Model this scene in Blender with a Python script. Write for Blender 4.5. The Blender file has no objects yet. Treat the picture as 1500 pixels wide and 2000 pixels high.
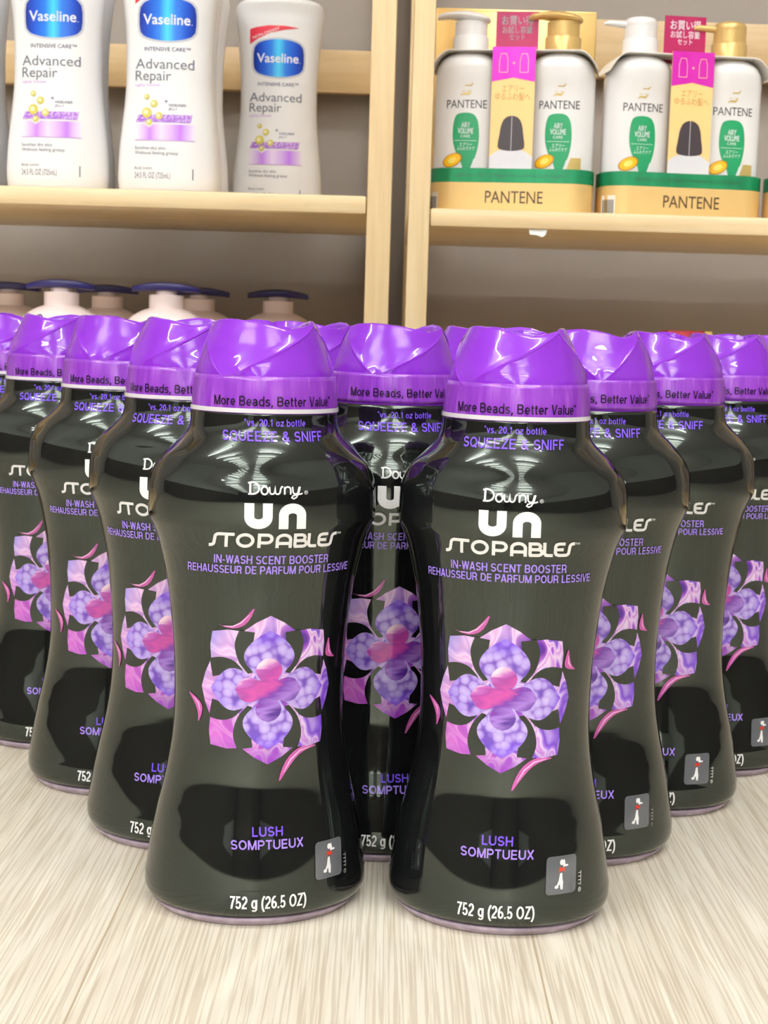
import bpy, bmesh, math, random
import numpy as np
from mathutils import Vector, Matrix, noise as mnoise

random.seed(7)
SC = bpy.context.scene
COL = SC.collection
S = 0.052                      # one design unit of the big bottles, in metres

# ------------------------------------------------------------------ camera
def make_camera():
    p, r = math.radians(6.938), math.radians(1.678)
    fw = Vector((0, math.cos(p), -math.sin(p)))
    rt = Vector((1, 0, 0))
    up = rt.cross(fw)
    R = rt * math.cos(r) + up * math.sin(r)
    U = -rt * math.sin(r) + up * math.cos(r)
    cd = bpy.data.cameras.new('camera')
    cd.sensor_fit = 'VERTICAL'
    cd.sensor_height = 36
    cd.lens = 36 * 2994.4 / 2000
    cd.clip_start = 0.01
    cd.clip_end = 60
    cd.dof.use_dof = True
    cd.dof.focus_distance = 0.70
    cd.dof.aperture_fstop = 34
    c = bpy.data.objects.new('camera', cd)
    COL.objects.link(c)
    m = Matrix((R, U, -fw)).transposed().to_4x4()
    m.translation = Vector((0, 0, 5.21005 * S))
    c.matrix_world = m
    SC.camera = c

make_camera()

# ------------------------------------------------------------------ world, light, exposure
w = bpy.data.worlds.new('world')
SC.world = w
w.use_nodes = True
w.node_tree.nodes['Background'].inputs[0].default_value = (0.9, 0.95, 1.0, 1)
w.node_tree.nodes['Background'].inputs[1].default_value = 0.15
SC.view_settings.view_transform = 'Standard'
SC.view_settings.look = 'None'
SC.view_settings.gamma = 1
SC.view_settings.use_curve_mapping = False
SC.view_settings.exposure = 0.0
LAMP_WATTS = 14.4
LAMP_COLOR = (1.0, 0.99, 0.97)

# ------------------------------------------------------------------ helpers
def srgb(r, g, b):
    def f(c):
        c /= 255.0
        return c / 12.92 if c <= 0.04045 else ((c + 0.055) / 1.055) ** 2.4
    return (f(r), f(g), f(b), 1.0)

class NT:
    def __init__(self, name):
        self.m = bpy.data.materials.new(name)
        self.m.use_nodes = True
        self.t = self.m.node_tree
        self.b = self.t.nodes['Principled BSDF']
    def n(self, kind, **kw):
        nd = self.t.nodes.new(kind)
        for k, v in kw.items():
            setattr(nd, k, v)
        return nd
    def l(self, a, b):
        self.t.links.new(a, b)
    def set(self, **kw):
        for k, v in kw.items():
            self.b.inputs[k.replace('_', ' ')].default_value = v
    def ramp(self, src, stops, interp='LINEAR'):
        r = self.n('ShaderNodeValToRGB')
        r.color_ramp.interpolation = interp
        el = r.color_ramp.elements
        while len(el) < len(stops):
            el.new(0.5)
        for e, (p, c) in zip(el, stops):
            e.position = p
            e.color = c
        self.l(src, r.inputs[0])
        return r.outputs[0]
    def mix(self, fac, a, b, mode='MIX'):
        x = self.n('ShaderNodeMix', data_type='RGBA', blend_type=mode)
        for s, v in ((x.inputs[0], fac), (x.inputs[6], a), (x.inputs[7], b)):
            if hasattr(v, 'is_output'):
                self.l(v, s)
            else:
                s.default_value = v
        return x.outputs[2]
    def math(self, op, a, b=0.0):
        x = self.n('ShaderNodeMath', operation=op)
        for s, v in ((x.inputs[0], a), (x.inputs[1], b)):
            if hasattr(v, 'is_output'):
                self.l(v, s)
            else:
                s.default_value = v
        return x.outputs[0]
    def noise(self, vec, scale, detail=3, rough=0.5, dist=0.0):
        x = self.n('ShaderNodeTexNoise')
        x.inputs['Scale'].default_value = scale
        x.inputs['Detail'].default_value = detail
        x.inputs['Roughness'].default_value = rough
        x.inputs['Distortion'].default_value = dist
        if vec is not None:
            self.l(vec, x.inputs['Vector'])
        return x.outputs['Fac']
    def coord(self, kind='Object', scale=(1, 1, 1), rot=(0, 0, 0), loc=(0, 0, 0)):
        tc = self.n('ShaderNodeTexCoord')
        mp = self.n('ShaderNodeMapping')
        mp.inputs['Scale'].default_value = scale
        mp.inputs['Rotation'].default_value = rot
        mp.inputs['Location'].default_value = loc
        self.l(tc.outputs[kind], mp.inputs[0])
        return mp.outputs[0]
    def uv(self, name='print', scale=(1, 1, 1), rot=0.0, loc=(0, 0, 0)):
        u = self.n('ShaderNodeUVMap', uv_map=name)
        mp = self.n('ShaderNodeMapping')
        mp.inputs['Scale'].default_value = scale
        mp.inputs['Rotation'].default_value = (0, 0, rot)
        mp.inputs['Location'].default_value = loc
        self.l(u.outputs[0], mp.inputs[0])
        return mp.outputs[0]
    def bump(self, h, strength=0.2, dist=0.001):
        b = self.n('ShaderNodeBump')
        b.inputs['Strength'].default_value = strength
        b.inputs['Distance'].default_value = dist
        self.l(h, b.inputs['Height'])
        self.l(b.outputs[0], self.b.inputs['Normal'])

def plain(name, col, rough=0.4, spec=0.5, metal=0.0, coat=0.0, sss=0.0, ior=1.5, vary=0.04):
    """a plain coloured plastic / print with a faint procedural mottle"""
    t = NT(name)
    c = t.coord('Object')
    f = t.noise(c, 60, 2)
    dark = tuple(x * (1 - vary) for x in col[:3]) + (1,)
    lite = tuple(min(1, x * (1 + vary)) for x in col[:3]) + (1,)
    t.l(t.mix(f, dark, lite), t.b.inputs['Base Color'])
    t.set(Roughness=rough, Metallic=metal, IOR=ior)
    t.b.inputs['Specular IOR Level'].default_value = spec
    t.b.inputs['Coat Weight'].default_value = coat
    t.b.inputs['Coat Roughness'].default_value = 0.03
    return t.m

def link(o, parent=None):
    COL.objects.link(o)
    if parent is not None:
        o.parent = parent
    return o

def mesh_obj(name, bm, mats, parent=None, smooth=True, sharp=None):
    me = bpy.data.meshes.new(name)
    bm.normal_update()
    bm.to_mesh(me)
    bm.free()
    for m in (mats if isinstance(mats, (list, tuple)) else [mats]):
        me.materials.append(m)
    if smooth:
        me.polygons.foreach_set('use_smooth', [True] * len(me.polygons))
        if sharp:
            me.set_sharp_from_angle(angle=math.radians(sharp))
    return link(bpy.data.objects.new(name, me), parent)

def thing(name, label, cat, loc=(0, 0, 0), rz=0.0, group=None):
    o = bpy.data.objects.new(name, None)
    o.empty_display_size = 0.02
    link(o)
    o.location = loc
    o.rotation_euler = (0, 0, rz)
    tag(o, label, cat, group)
    return o

def tag(o, label, cat, group=None):
    o['label'] = label
    o['category'] = cat
    if group:
        o['group'] = group
    return o

def structure(o):
    o['kind'] = 'structure'
    return o

def copy_tree(src, parent=None):
    c = src.copy()
    COL.objects.link(c)
    if parent is not None:
        c.parent = parent
    for ch in [x for x in SC.objects if x.parent == src]:
        copy_tree(ch, c)
    return c

def add_box(bm, x0, x1, y0, y1, z0, z1, bevel=0.0, mat=0, seg=2):
    ret = bmesh.ops.create_cube(bm, size=1)
    vs = ret['verts']
    for v in vs:
        v.co = Vector(((x0 + x1) / 2 + v.co.x * (x1 - x0), (y0 + y1) / 2 + v.co.y * (y1 - y0), (z0 + z1) / 2 + v.co.z * (z1 - z0)))
    fs = set(f for v in vs for f in v.link_faces)
    for f in fs:
        f.material_index = mat
    if bevel > 0:
        es = list(set(e for v in vs for e in v.link_edges))
        r = bmesh.ops.bevel(bm, geom=es, offset=bevel, segments=seg, affect='EDGES', profile=0.5)
        for f in r['faces']:
            f.material_index = mat

def box_obj(name, dims, mat, parent=None, bevel=0.0, seg=2):
    bm = bmesh.new()
    add_box(bm, *dims, bevel=bevel, seg=seg)
    return mesh_obj(name, bm, mat, parent, smooth=bevel > 0, sharp=40)

def loft(bm, rings, close_start=False, close_end=False, mat=0):
    """rings: list of lists of Vector, all the same length, closed around"""
    vr = [[bm.verts.new(p) for p in ring] for ring in rings]
    n = len(vr[0])
    for a, b in zip(vr[:-1], vr[1:]):
        for i in range(n):
            j = (i + 1) % n
            f = bm.faces.new((a[i], a[j], b[j], b[i]))
            f.material_index = mat
    if close_start:
        bm.faces.new(list(reversed(vr[0]))).material_index = mat
    if close_end:
        bm.faces.new(vr[-1]).material_index = mat
    return vr

def lathe(bm, prof, n=48, cx=0.0, cy=0.0, cap0=True, cap1=True, mat=0):
    rings = [[Vector((cx + r * math.cos(2 * math.pi * i / n), cy + r * math.sin(2 * math.pi * i / n), z)) for i in range(n)] for r, z in prof]
    return loft(bm, rings, cap0, cap1, mat)

def pchip(pts, q):
    x = np.array([p[0] for p in pts], float)
    y = np.array([p[1] for p in pts], float)
    h = np.diff(x)
    d = np.diff(y) / h
    m = np.zeros(len(x))
    m[0], m[-1] = d[0], d[-1]
    for i in range(1, len(x) - 1):
        if d[i - 1] * d[i] > 0:
            w1, w2 = 2 * h[i] + h[i - 1], h[i] + 2 * h[i - 1]
            m[i] = (w1 + w2) / (w1 / d[i - 1] + w2 / d[i])
    q = np.atleast_1d(np.asarray(q, float))
    i = np.clip(np.searchsorted(x, q) - 1, 0, len(h) - 1)
    t = np.clip((q - x[i]) / h[i], 0, 1)
    return ((1 + 2 * t) * (1 - t) ** 2 * y[i] + t * (1 - t) ** 2 * h[i] * m[i] + t * t * (3 - 2 * t) * y[i + 1] + t * t * (t - 1) * h[i] * m[i + 1])

# ------------------------------------------------------------------ printed lettering
_glyphs = {}
def glyphs(s, bold=0.0):
    """the outline of a line of text as (verts, faces), cap height 1, starting at x = 0"""
    k = (s, bold)
    if k not in _glyphs:
        c = bpy.data.curves.new('line', 'FONT')
        c.body = s
        c.offset = bold
        c.resolution_u = 4
        o = bpy.data.objects.new('line', c)
        COL.objects.link(o)
        bpy.context.view_layer.update()
        ev = o.evaluated_get(bpy.context.evaluated_depsgraph_get())
        me = ev.to_mesh()
        vs = [(v.co.x / 0.682, v.co.y / 0.682) for v in me.vertices]
        fs = [tuple(p.vertices) for p in me.polygons]
        ev.to_mesh_clear()
        bpy.data.objects.remove(o)
        bpy.data.curves.remove(c)
        x0 = min(v[0] for v in vs)
        x1 = max(v[0] for v in vs)
        _glyphs[k] = ([(x - x0, y) for x, y in vs], fs, x1 - x0)
    return _glyphs[k]

def arc(cx, cy, rx, ry, a0, a1, n=10):
    return [(cx + rx * math.cos(math.radians(a0 + (a1 - a0) * i / n)), cy + ry * math.sin(math.radians(a0 + (a1 - a0) * i / n))) for i in range(n + 1)]

# a plain grotesque alphabet drawn as strokes: glyph -> (width, open strokes, closed strokes); cap height 1
def _ell(cx, cy, rx, ry, n=22):
    return arc(cx, cy, rx, ry, 90, 450, n)[:-1]
_P = [(.075, 0), (.075, .925), (.36, .925)] + arc(.36, .685, .23, .24, 90, -90) + [(.075, .445)]
GROT = {
    'A': (.70, [[(.06, 0), (.335, 1)], [(.365, 1), (.64, 0)], [(.15, .29), (.55, .29)]], []),
    'B': (.68, [[(.075, .075), (.075, .925), (.36, .925)] + arc(.36, .715, .22, .21, 90, -90) + [(.075, .505)], [(.36, .505)] + arc(.38, .29, .225, .215, 90, -90) + [(.075, .075)]], []),
    'C': (.74, [arc(.38, .5, .305, .425, 48, 312, 22)], []),
    'D': (.73, [[(.075, .075), (.075, .925), (.3, .925)] + arc(.3, .5, .35, .425, 90, -90, 14) + [(.075, .075)]], []),
    'E': (.62, [[(.58, .925), (.075, .925), (.075, .075), (.60, .075)], [(.075, .51), (.55, .51)]], []),
    'F': (.57, [[(.56, .925), (.075, .925), (.075, 0)], [(.075, .49), (.5, .49)]], []),
    'G': (.77, [arc(.38, .5, .305, .425, 48, 330, 22), [(.42, .45), (.69, .45), (.69, 0)]], []),
    'H': (.72, [[(.08, 0), (.08, 1)], [(.64, 0), (.64, 1)], [(.08, .51), (.64, .51)]], []),
    'I': (.20, [[(.10, 0), (.10, 1)]], []),
    'L': (.56, [[(.075, 1), (.075, .075), (.55, .075)]], []),
    'M': (.85, [[(.075, 0), (.075, 1)], [(.775, 0), (.775, 1)], [(.09, 1), (.425, 0)], [(.425, 0), (.76, 1)]], []),
    'N': (.73, [[(.075, 0), (.075, 1)], [(.655, 0), (.655, 1)], [(.09, .97), (.64, .03)]], []),
    'O': (.79, [], [_ell(.395, .5, .32, .425)]),
    'P': (.66, [_P], []),
    'Q': (.79, [[(.46, .27), (.72, .0)]], [_ell(.395, .5, .32, .425)]),
    'R': (.70, [_P, [(.38, .445), (.50, .40), (.56, .30), (.57, .12), (.62, 0)]], []),
    'S': (.66, [arc(.33, .705, .235, .22, 18, 265, 14) + arc(.335, .285, .25, .21, 85, -162, 14)], []),
    'T': (.62, [[(0, .925), (.62, .925)], [(.31, .925), (.31, 0)]], []),
    'U': (.72, [[(.08, 1), (.08, .36)] + arc(.36, .36, .28, .285, 180, 360, 14) + [(.64, 1)]], []),
    'V': (.66, [[(.05, 1), (.315, 0)], [(.345, 0), (.61, 1)]], []),
    'W': (.95, [[(.05, 1), (.25, 0)], [(.26, 0), (.46, 1)], [(.49, 1), (.69, 0)], [(.70, 0), (.90, 1)]], []),
    'X': (.68, [[(.06, 0), (.62, 1)], [(.06, 1), (.62, 0)]], []),
    'Z': (.63, [[(.05, .925), (.56, .925), (.07, .075), (.60, .075)]], []),
    '0': (.56, [], [_ell(.28, .5, .21, .425)]),
    '1': (.46, [[(.06, .74), (.2, .78), (.28, 1)], [(.29, 1), (.29, 0)]], []),
    '2': (.56, [arc(.28, .69, .205, .235, 172, -38, 12) + [(.14, .24), (.085, .075), (.52, .075)]], []),
    '5': (.56, [[(.48, .925), (.145, .925), (.10, .47)] + arc(.27, .315, .22, .24, 132, -160, 14)], []),
    '6': (.56, [arc(.36, .45, .285, .475, 75, 185, 10)], [_ell(.285, .30, .21, .225)]),
    '7': (.55, [[(.03, .925), (.50, .925), (.30, .46), (.20, 0)]], []),
    'a': (.55, [arc(.27, .50, .185, .155, 165, 0, 10) + [(.455, .12), (.51, .06)], [(.455, .40), (.30, .375)] + arc(.22, .22, .145, .15, 80, 300, 10) + [(.40, .14), (.455, .27)]], []),
    'b': (.60, [[(.075, 1), (.075, 0)]], [_ell(.305, .36, .225, .295)]),
    'd': (.60, [[(.525, 1), (.525, 0)]], [_ell(.295, .36, .225, .295)]),
    'e': (.57, [[(.08, .35), (.495, .35)] + arc(.285, .36, .21, .295, 0, 318, 20)], []),
    'g': (.60, [[(.525, .72), (.525, .02)] + arc(.30, .0, .225, .16, 0, -150, 8)], [_ell(.29, .375, .215, .28)]),
    'l': (.20, [[(.10, 1), (.10, 0)]], []),
    'o': (.59, [], [_ell(.295, .36, .22, .29)]),
    'r': (.36, [[(.08, .72), (.08, 0)], [(.08, .40), (.13, .56), (.23, .65), (.35, .645)]], []),
    's': (.52, [arc(.26, .52, .175, .14, 22, 265, 10) + arc(.26, .21, .185, .145, 85, -162, 10)], []),
    't': (.32, [[(.14, .92), (.14, .17), (.19, .08), (.30, .07)], [(.01, .655), (.30, .655)]], []),
    'u': (.58, [[(.075, .72), (.075, .30)] + arc(.28, .27, .205, .205, 180, 350, 8) + [(.505, .45)], [(.505, .72), (.505, 0)]], []),
    'v': (.53, [[(.05, .72), (.25, 0)], [(.28, 0), (.48, .72)]], []),
    'z': (.5, [[(.04, .65), (.43, .65), (.06, .075), (.47, .075)]], []),
    '.': (.18, [[(.09, 0), (.09, .16)]], []),
    ',': (.20, [[(.11, .16), (.11, .0), (.05, -.14)]], []),
    '-': (.34, [[(.02, .37), (.32, .37)]], []),
    '(': (.32, [arc(.56, .38, .46, .70, 118, 242, 12)], []),
    ')': (.32, [arc(-.24, .38, .46, .70, 62, -62, 12)], []),
    '&': (.72, [[(.69, 0), (.20, .64)] + arc(.32, .79, .15, .14, 205, 0, 8) + [(.44, .67), (.18, .45)] + arc(.28, .27, .205, .20, 130, 310, 8) + [(.54, .26), (.61, .44)]], []),
    '*': (.30, [[(.15, .72), (.15, 1.0)], [(.03, .80), (.27, .93)], [(.03, .93), (.27, .80)]], []),
    ' ': (.24, [], []),
}

class Print:
    """flat artwork in (u, v); finish() cuts it finely and lays it on a curved surface"""
    def __init__(self):
        self.bm = bmesh.new()
    def raw(self, vs, fs, mat, layer):
        bv = [self.bm.verts.new((x, y, layer)) for x, y in vs]
        for f in fs:
            try:
                self.bm.faces.new([bv[i] for i in f]).material_index = mat
            except ValueError:
                pass
    def text(self, s, cx, base, cap, width, mat, layer=1, bold=0.0, rot=0.0, align='C'):
        vs, fs, w0 = glyphs(s)
        sx = width / w0 if width else cap
        wd = w0 * sx
        x0 = {'C': cx - wd / 2, 'L': cx, 'R': cx - wd}[align]
        pts = [(x0 + x * sx, base + y * cap) for x, y in vs]
        if rot:
            c, s_ = math.cos(rot), math.sin(rot)
            mx, my = cx, base + cap / 2
            pts = [(mx + (x - mx) * c - (y - my) * s_, my + (x - mx) * s_ + (y - my) * c) for x, y in pts]
        self.raw(pts, fs, mat, layer)
        if bold > 0:
            d = bold * cap
            for ox, oy in ((d, 0), (-d, 0), (0, d), (0, -d)):
                self.raw([(x + ox, y + oy) for x, y in pts], fs, mat, layer)
    def grot(self, s, cx, base, cap, width, mat, layer=1, weight=.15, gap=.11):
        tot = sum(GROT[c][0] for c in s) + gap * (len(s) - 1)
        sx = width / tot
        wd = weight * min(cap, (sx + cap) / 2)
        x = cx - width / 2
        for c in s:
            w0, op, cl = GROT[c]
            for k, st in [(False, p) for p in op] + [(True, p) for p in cl]:
                self.stroke([(x + a * sx, base + b * cap) for a, b in st], wd, mat, layer, closed=k)
            x += (w0 + gap) * sx
    def poly(self, pts, mat, layer=1):
        a = sum(p[0] * q[1] - q[0] * p[1] for p, q in zip(pts, pts[1:] + pts[:1]))
        if a < 0:
            pts = pts[::-1]
        bv = [self.bm.verts.new((x, y, layer)) for x, y in pts]
        f = self.bm.faces.new(bv)
        f.material_index = mat
        f.normal_update()
        bmesh.ops.triangulate(self.bm, faces=[f])
    def stroke(self, pts, wd, mat, layer=1, closed=False):
        P = [Vector(p) for p in pts]
        n = len(P)
        L, Rr = [], []
        ws = wd if isinstance(wd, (list, tuple)) else [wd] * n
        for i in range(n):
            a = P[(i - 1) % n] if (closed or i > 0) else None
            b = P[(i + 1) % n] if (closed or i < n - 1) else None
            d1 = (P[i] - a).normalized() if a is not None else None
            d2 = (b - P[i]).normalized() if b is not None else None
            d = d1 if d2 is None else d2 if d1 is None else (d1 + d2)
            d = d.normalized() if d.length > 1e-6 else d1
            nn = Vector((-d.y, d.x))
            k = 1.0
            if d1 is not None and d2 is not None:
                k = 1 / max(0.5, nn.dot(Vector((-d1.y, d1.x))))
            L.append(P[i] + nn * ws[i] / 2 * k)
            Rr.append(P[i] - nn * ws[i] / 2 * k)
        lv = [self.bm.verts.new((p.x, p.y, layer)) for p in L]
        rv = [self.bm.verts.new((p.x, p.y, layer)) for p in Rr]
        for i in range(n if closed else n - 1):
            j = (i + 1) % n
            self.bm.faces.new((rv[i], rv[j], lv[j], lv[i])).material_index = mat
    def finish(self, name, fmap, mats, parent, du, dv):
        bm = self.bm
        for ax, st in ((0, du), (1, dv)):
            cs = [v.co[ax] for v in bm.verts]
            k0, k1 = math.floor(min(cs) / st), math.ceil(max(cs) / st)
            no = Vector((1, 0, 0)) if ax == 0 else Vector((0, 1, 0))
            for k in range(k0 + 1, k1):
                bmesh.ops.bisect_plane(bm, geom=bm.verts[:] + bm.edges[:] + bm.faces[:], plane_co=no * (k * st), plane_no=no, dist=1e-7)
        uv = bm.loops.layers.uv.new('print')
        for f in bm.faces:
            f.normal_update()
            if f.normal.z < 0:
                f.normal_flip()
            for lp in f.loops:
                lp[uv].uv = (lp.vert.co.x, lp.vert.co.y)
        for v in bm.verts:
            v.co = fmap(v.co.x, v.co.y, v.co.z)
        return mesh_obj(name, bm, mats, parent, smooth=True)

# ------------------------------------------------------------------ materials
def mat_wood(name, axis, tint=(1, 1, 1), seed=0.0):
    """pale rubberwood; axis = grain direction"""
    t = NT(name)
    sc = [42, 42, 42]
    sc[axis] = 3.0
    v = t.coord('Object', tuple(sc), loc=(seed, seed * 1.7, seed * 0.6))
    f1 = t.noise(v, 1.0, 5, 0.6, 0.8)
    sc2 = [300, 300, 300]
    sc2[axis] = 14
    f2 = t.noise(t.coord('Object', tuple(sc2)), 1.0, 3, 0.6)
    def T(c):
        return (c[0] * tint[0], c[1] * tint[1], c[2] * tint[2], 1)
    c1 = t.ramp(f1, [(0.25, T(srgb(216, 186, 138))), (0.5, T(srgb(232, 206, 160))), (0.75, T(srgb(241, 219, 178)))])
    c2 = t.ramp(f2, [(0.3, (0.80, 0.76, 0.70, 1)), (0.6, (1, 1, 1, 1))])
    t.l(t.mix(0.35, c1, c2, 'MULTIPLY'), t.b.inputs['Base Color'])
    t.set(Roughness=0.42)
    t.b.inputs['Coat Weight'].default_value = 0.15
    t.bump(f2, 0.12, 0.0004)
    return t.m

def mat_floor():
    t = NT('pale_oak_vinyl')
    tc = t.n('ShaderNodeTexCoord')
    sep = t.n('ShaderNodeSeparateXYZ')
    t.l(tc.outputs['Object'], sep.inputs[0])
    W = 0.19
    px = t.math('ADD', t.math('DIVIDE', sep.outputs[0], W), 0.62)
    idx = t.math('FLOOR', px)
    fr = t.math('FRACT', px)
    # per plank offset
    cmb = t.n('ShaderNodeCombineXYZ')
    t.l(t.math('ADD', sep.outputs[0], t.math('MULTIPLY', idx, 0.37)), cmb.inputs[0])
    t.l(t.math('ADD', sep.outputs[1], t.math('MULTIPLY', idx, 0.73)), cmb.inputs[1])
    t.l(idx, cmb.inputs[2])
    def mp(s):
        m = t.n('ShaderNodeMapping')
        m.inputs['Scale'].default_value = s
        t.l(cmb.outputs[0], m.inputs[0])
        return m.outputs[0]
    streak = t.noise(mp((820, 11, 1)), 1.0, 2, 0.5, 0.4)
    streak2 = t.noise(mp((190, 9, 1)), 1.0, 2, 0.5, 0.6)
    blotch = t.noise(mp((9, 2.2, 1)), 1.0, 3, 0.55, 0.6)
    cath = t.n('ShaderNodeTexWave', wave_type='RINGS', rings_direction='Z', wave_profile='SIN')
    t.l(mp((8.0, 1.6, 0)), cath.inputs['Vector'])
    cath.inputs['Scale'].default_value = 1.3
    cath.inputs['Distortion'].default_value = 3.2
    cath.inputs['Detail'].default_value = 2.5
    cath.inputs['Detail Scale'].default_value = 0.9
    line = t.ramp(cath.outputs['Fac'], [(0.80, (0, 0, 0, 1)), (0.97, (1, 1, 1, 1))])
    base = t.ramp(blotch, [(0.3, srgb(221, 213, 195)), (0.7, srgb(236, 231, 217))])
    base = t.mix(t.math('MULTIPLY', line, 0.55), base, srgb(243, 237, 221))
    s1 = t.ramp(streak, [(0.43, srgb(182, 166, 138)), (0.52, (1, 1, 1, 1))])
    base = t.mix(0.40, base, s1, 'MULTIPLY')
    s2 = t.ramp(streak2, [(0.3, srgb(212, 200, 178)), (0.6, (1, 1, 1, 1))])
    base = t.mix(0.30, base, s2, 'MULTIPLY')
    seam = t.math('LESS_THAN', t.math('ABSOLUTE', t.math('SUBTRACT', fr, 0.5)), 0.4978)
    base = t.mix(seam, srgb(178, 160, 130), base)
    t.l(base, t.b.inputs['Base Color'])
    t.set(Roughness=0.38)
    t.b.inputs['Specular IOR Level'].default_value = 0.35
    t.bump(streak, 0.10, 0.0003)
    return t.m

def mat_wall(name, col):
    t = NT(name)
    c = t.coord('Object')
    f = t.noise(c, 5, 3)
    g = t.noise(c, 260, 2)
    t.l(t.mix(f, tuple(x * 0.94 for x in col[:3]) + (1,), col), t.b.inputs['Base Color'])
    t.set(Roughness=0.8)
    t.bump(g, 0.08, 0.0005)
    return t.m

M = {}
M['black'] = None
def mat_black():
    t = NT('black_gloss_sleeve')
    c = t.coord('Object', (1, 1, 0.25))
    f = t.noise(c, 120, 2)
    t.l(t.mix(f, srgb(15, 16, 18), srgb(19, 20, 21)), t.b.inputs['Base Color'])
    t.set(Roughness=0.04, IOR=1.66)
    t.b.inputs['Specular Tint'].default_value = (0.88, 1.0, 0.88, 1)
    g = t.noise(t.coord('Object', (1, 1, 0.3)), 28, 2)
    t.bump(g, 0.035, 0.0025)
    return t.m
M['black'] = mat_black()
def glossprint(name, col):
    t = NT(name)
    f = t.noise(t.coord('Object'), 90, 2)
    t.l(t.mix(f, tuple(x * 0.96 for x in col[:3]) + (1,), col), t.b.inputs['Base Color'])
    t.set(Roughness=0.06, IOR=1.55)
    return t.m
M['white_ink'] = glossprint('white_ink', srgb(240, 240, 240))
M['violet_ink'] = glossprint('violet_ink', srgb(118, 82, 232))
M['lilac_ink'] = glossprint('lilac_ink', srgb(158, 128, 232))
M['dark_ink'] = glossprint('dark_ink', srgb(30, 22, 40))
M['red_ink'] = glossprint('red_ink', srgb(205, 60, 45))
M['grey_ink'] = glossprint('grey_panel_ink', srgb(92, 94, 98))
M['black_ink'] = M['black']

def mat_swirl():
    t = NT('marbled_petal_print')
    v = t.uv('print', (2.3, 1.5, 1), 0.7)
    f = t.noise(v, 1.0, 1.0, 0.45, 2.2)
    c = t.ramp(f, [(0.28, srgb(84, 28, 146)), (0.39, srgb(164, 84, 204)), (0.44, srgb(252, 232, 248)), (0.49, srgb(216, 150, 222)), (0.53, srgb(255, 242, 252)), (0.57, srgb(184, 140, 232)), (0.62, srgb(112, 58, 194)), (0.72, srgb(226, 200, 246))])
    # the print runs pink at the lower left, blue at the upper left, violet at the right
    u = t.n('ShaderNodeUVMap', uv_map='print')
    sp = t.n('ShaderNodeSeparateXYZ')
    t.l(u.outputs[0], sp.inputs[0])
    x, y = sp.outputs[0], t.math('SUBTRACT', sp.outputs[1], 2.07)
    def ramp01(val, a, b):
        mr = t.n('ShaderNodeMapRange')
        mr.inputs[1].default_value, mr.inputs[2].default_value = a, b
        t.l(val, mr.inputs[0])
        return mr.outputs[0]
    pk = ramp01(t.math('ADD', t.math('MULTIPLY', x, -1.0), t.math('MULTIPLY', y, -0.9)), 0.25, 0.75)
    c = t.mix(t.math('MULTIPLY', pk, 0.85), c, srgb(205, 98, 196))
    vi = ramp01(t.math('ADD', t.math('MULTIPLY', x, 1.2), t.math('MULTIPLY', y, -0.25)), 0.3, 0.9)
    c = t.mix(t.math('MULTIPLY', vi, 0.45), c, srgb(120, 72, 206))
    ul = ramp01(t.math('ADD', t.math('MULTIPLY', x, -1.0), t.math('MULTIPLY', y, 0.9)), 0.25, 0.7)
    c = t.mix(t.math('MULTIPLY', ul, 0.6), c, srgb(246, 214, 238))
    bl = ramp01(t.math('ADD', t.math('MULTIPLY', x, -1.2), t.math('MULTIPLY', y, 0.5)), 0.66, 0.86)
    c = t.mix(t.math('MULTIPLY', bl, 0.6), c, srgb(120, 140, 232))
    bt = ramp01(t.math('MULTIPLY', y, -1.0), 0.42, 0.66)
    c = t.mix(t.math('MULTIPLY', bt, 0.75), c, srgb(122, 30, 170))
    c = t.mix(1.0, c, (.84, .76, .90, 1), 'MULTIPLY')
    t.l(c, t.b.inputs['Base Color'])
    t.set(Roughness=0.06, IOR=1.55)
    return t.m
M['swirl'] = mat_swirl()

def mat_beads():
    t = NT('lavender_bead_print')
    v = t.uv('print', (1, 1, 1))
    vc = t.n('ShaderNodeTexVoronoi', feature='F1')
    vc.inputs['Scale'].default_value = 13
    vc.inputs['Randomness'].default_value = 0.85
    t.l(v, vc.inputs['Vector'])
    edge = t.ramp(vc.outputs['Distance'], [(0.0, srgb(206, 190, 238)), (0.50, srgb(182, 158, 226)), (0.64, srgb(146, 114, 202)), (0.82, srgb(100, 64, 172))])
    tone = t.ramp(vc.outputs['Color'], [(0.2, (0.86, 0.84, 0.94, 1)), (0.8, (1, 1, 1, 1))])
    c = t.mix(0.8, edge, tone, 'MULTIPLY')
    u = t.n('ShaderNodeUVMap', uv_map='print')
    sp = t.n('ShaderNodeSeparateXYZ')
    t.l(u.outputs[0], sp.inputs[0])
    y = t.math('SUBTRACT', sp.outputs[1], 2.07)
    d = t.math('SQRT', t.math('ADD', t.math('POWER', sp.outputs[0], 2.0), t.math('POWER', t.math('ABSOLUTE', y), 2.0)))
    d = t.math('ADD', d, t.math('MULTIPLY', t.math('SUBTRACT', t.noise(v, 5, 2), 0.5), 0.25))
    mr = t.n('ShaderNodeMapRange')
    mr.inputs[1].default_value, mr.inputs[2].default_value = 0.37, 0.56
    t.l(d, mr.inputs[0])
    c = t.mix(t.math('MULTIPLY', mr.outputs[0], 0.9), c, srgb(108, 52, 216))
    t.l(c, t.b.inputs['Base Color'])
    t.set(Roughness=0.06, IOR=1.55)
    return t.m
M['beads'] = mat_beads()

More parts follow.
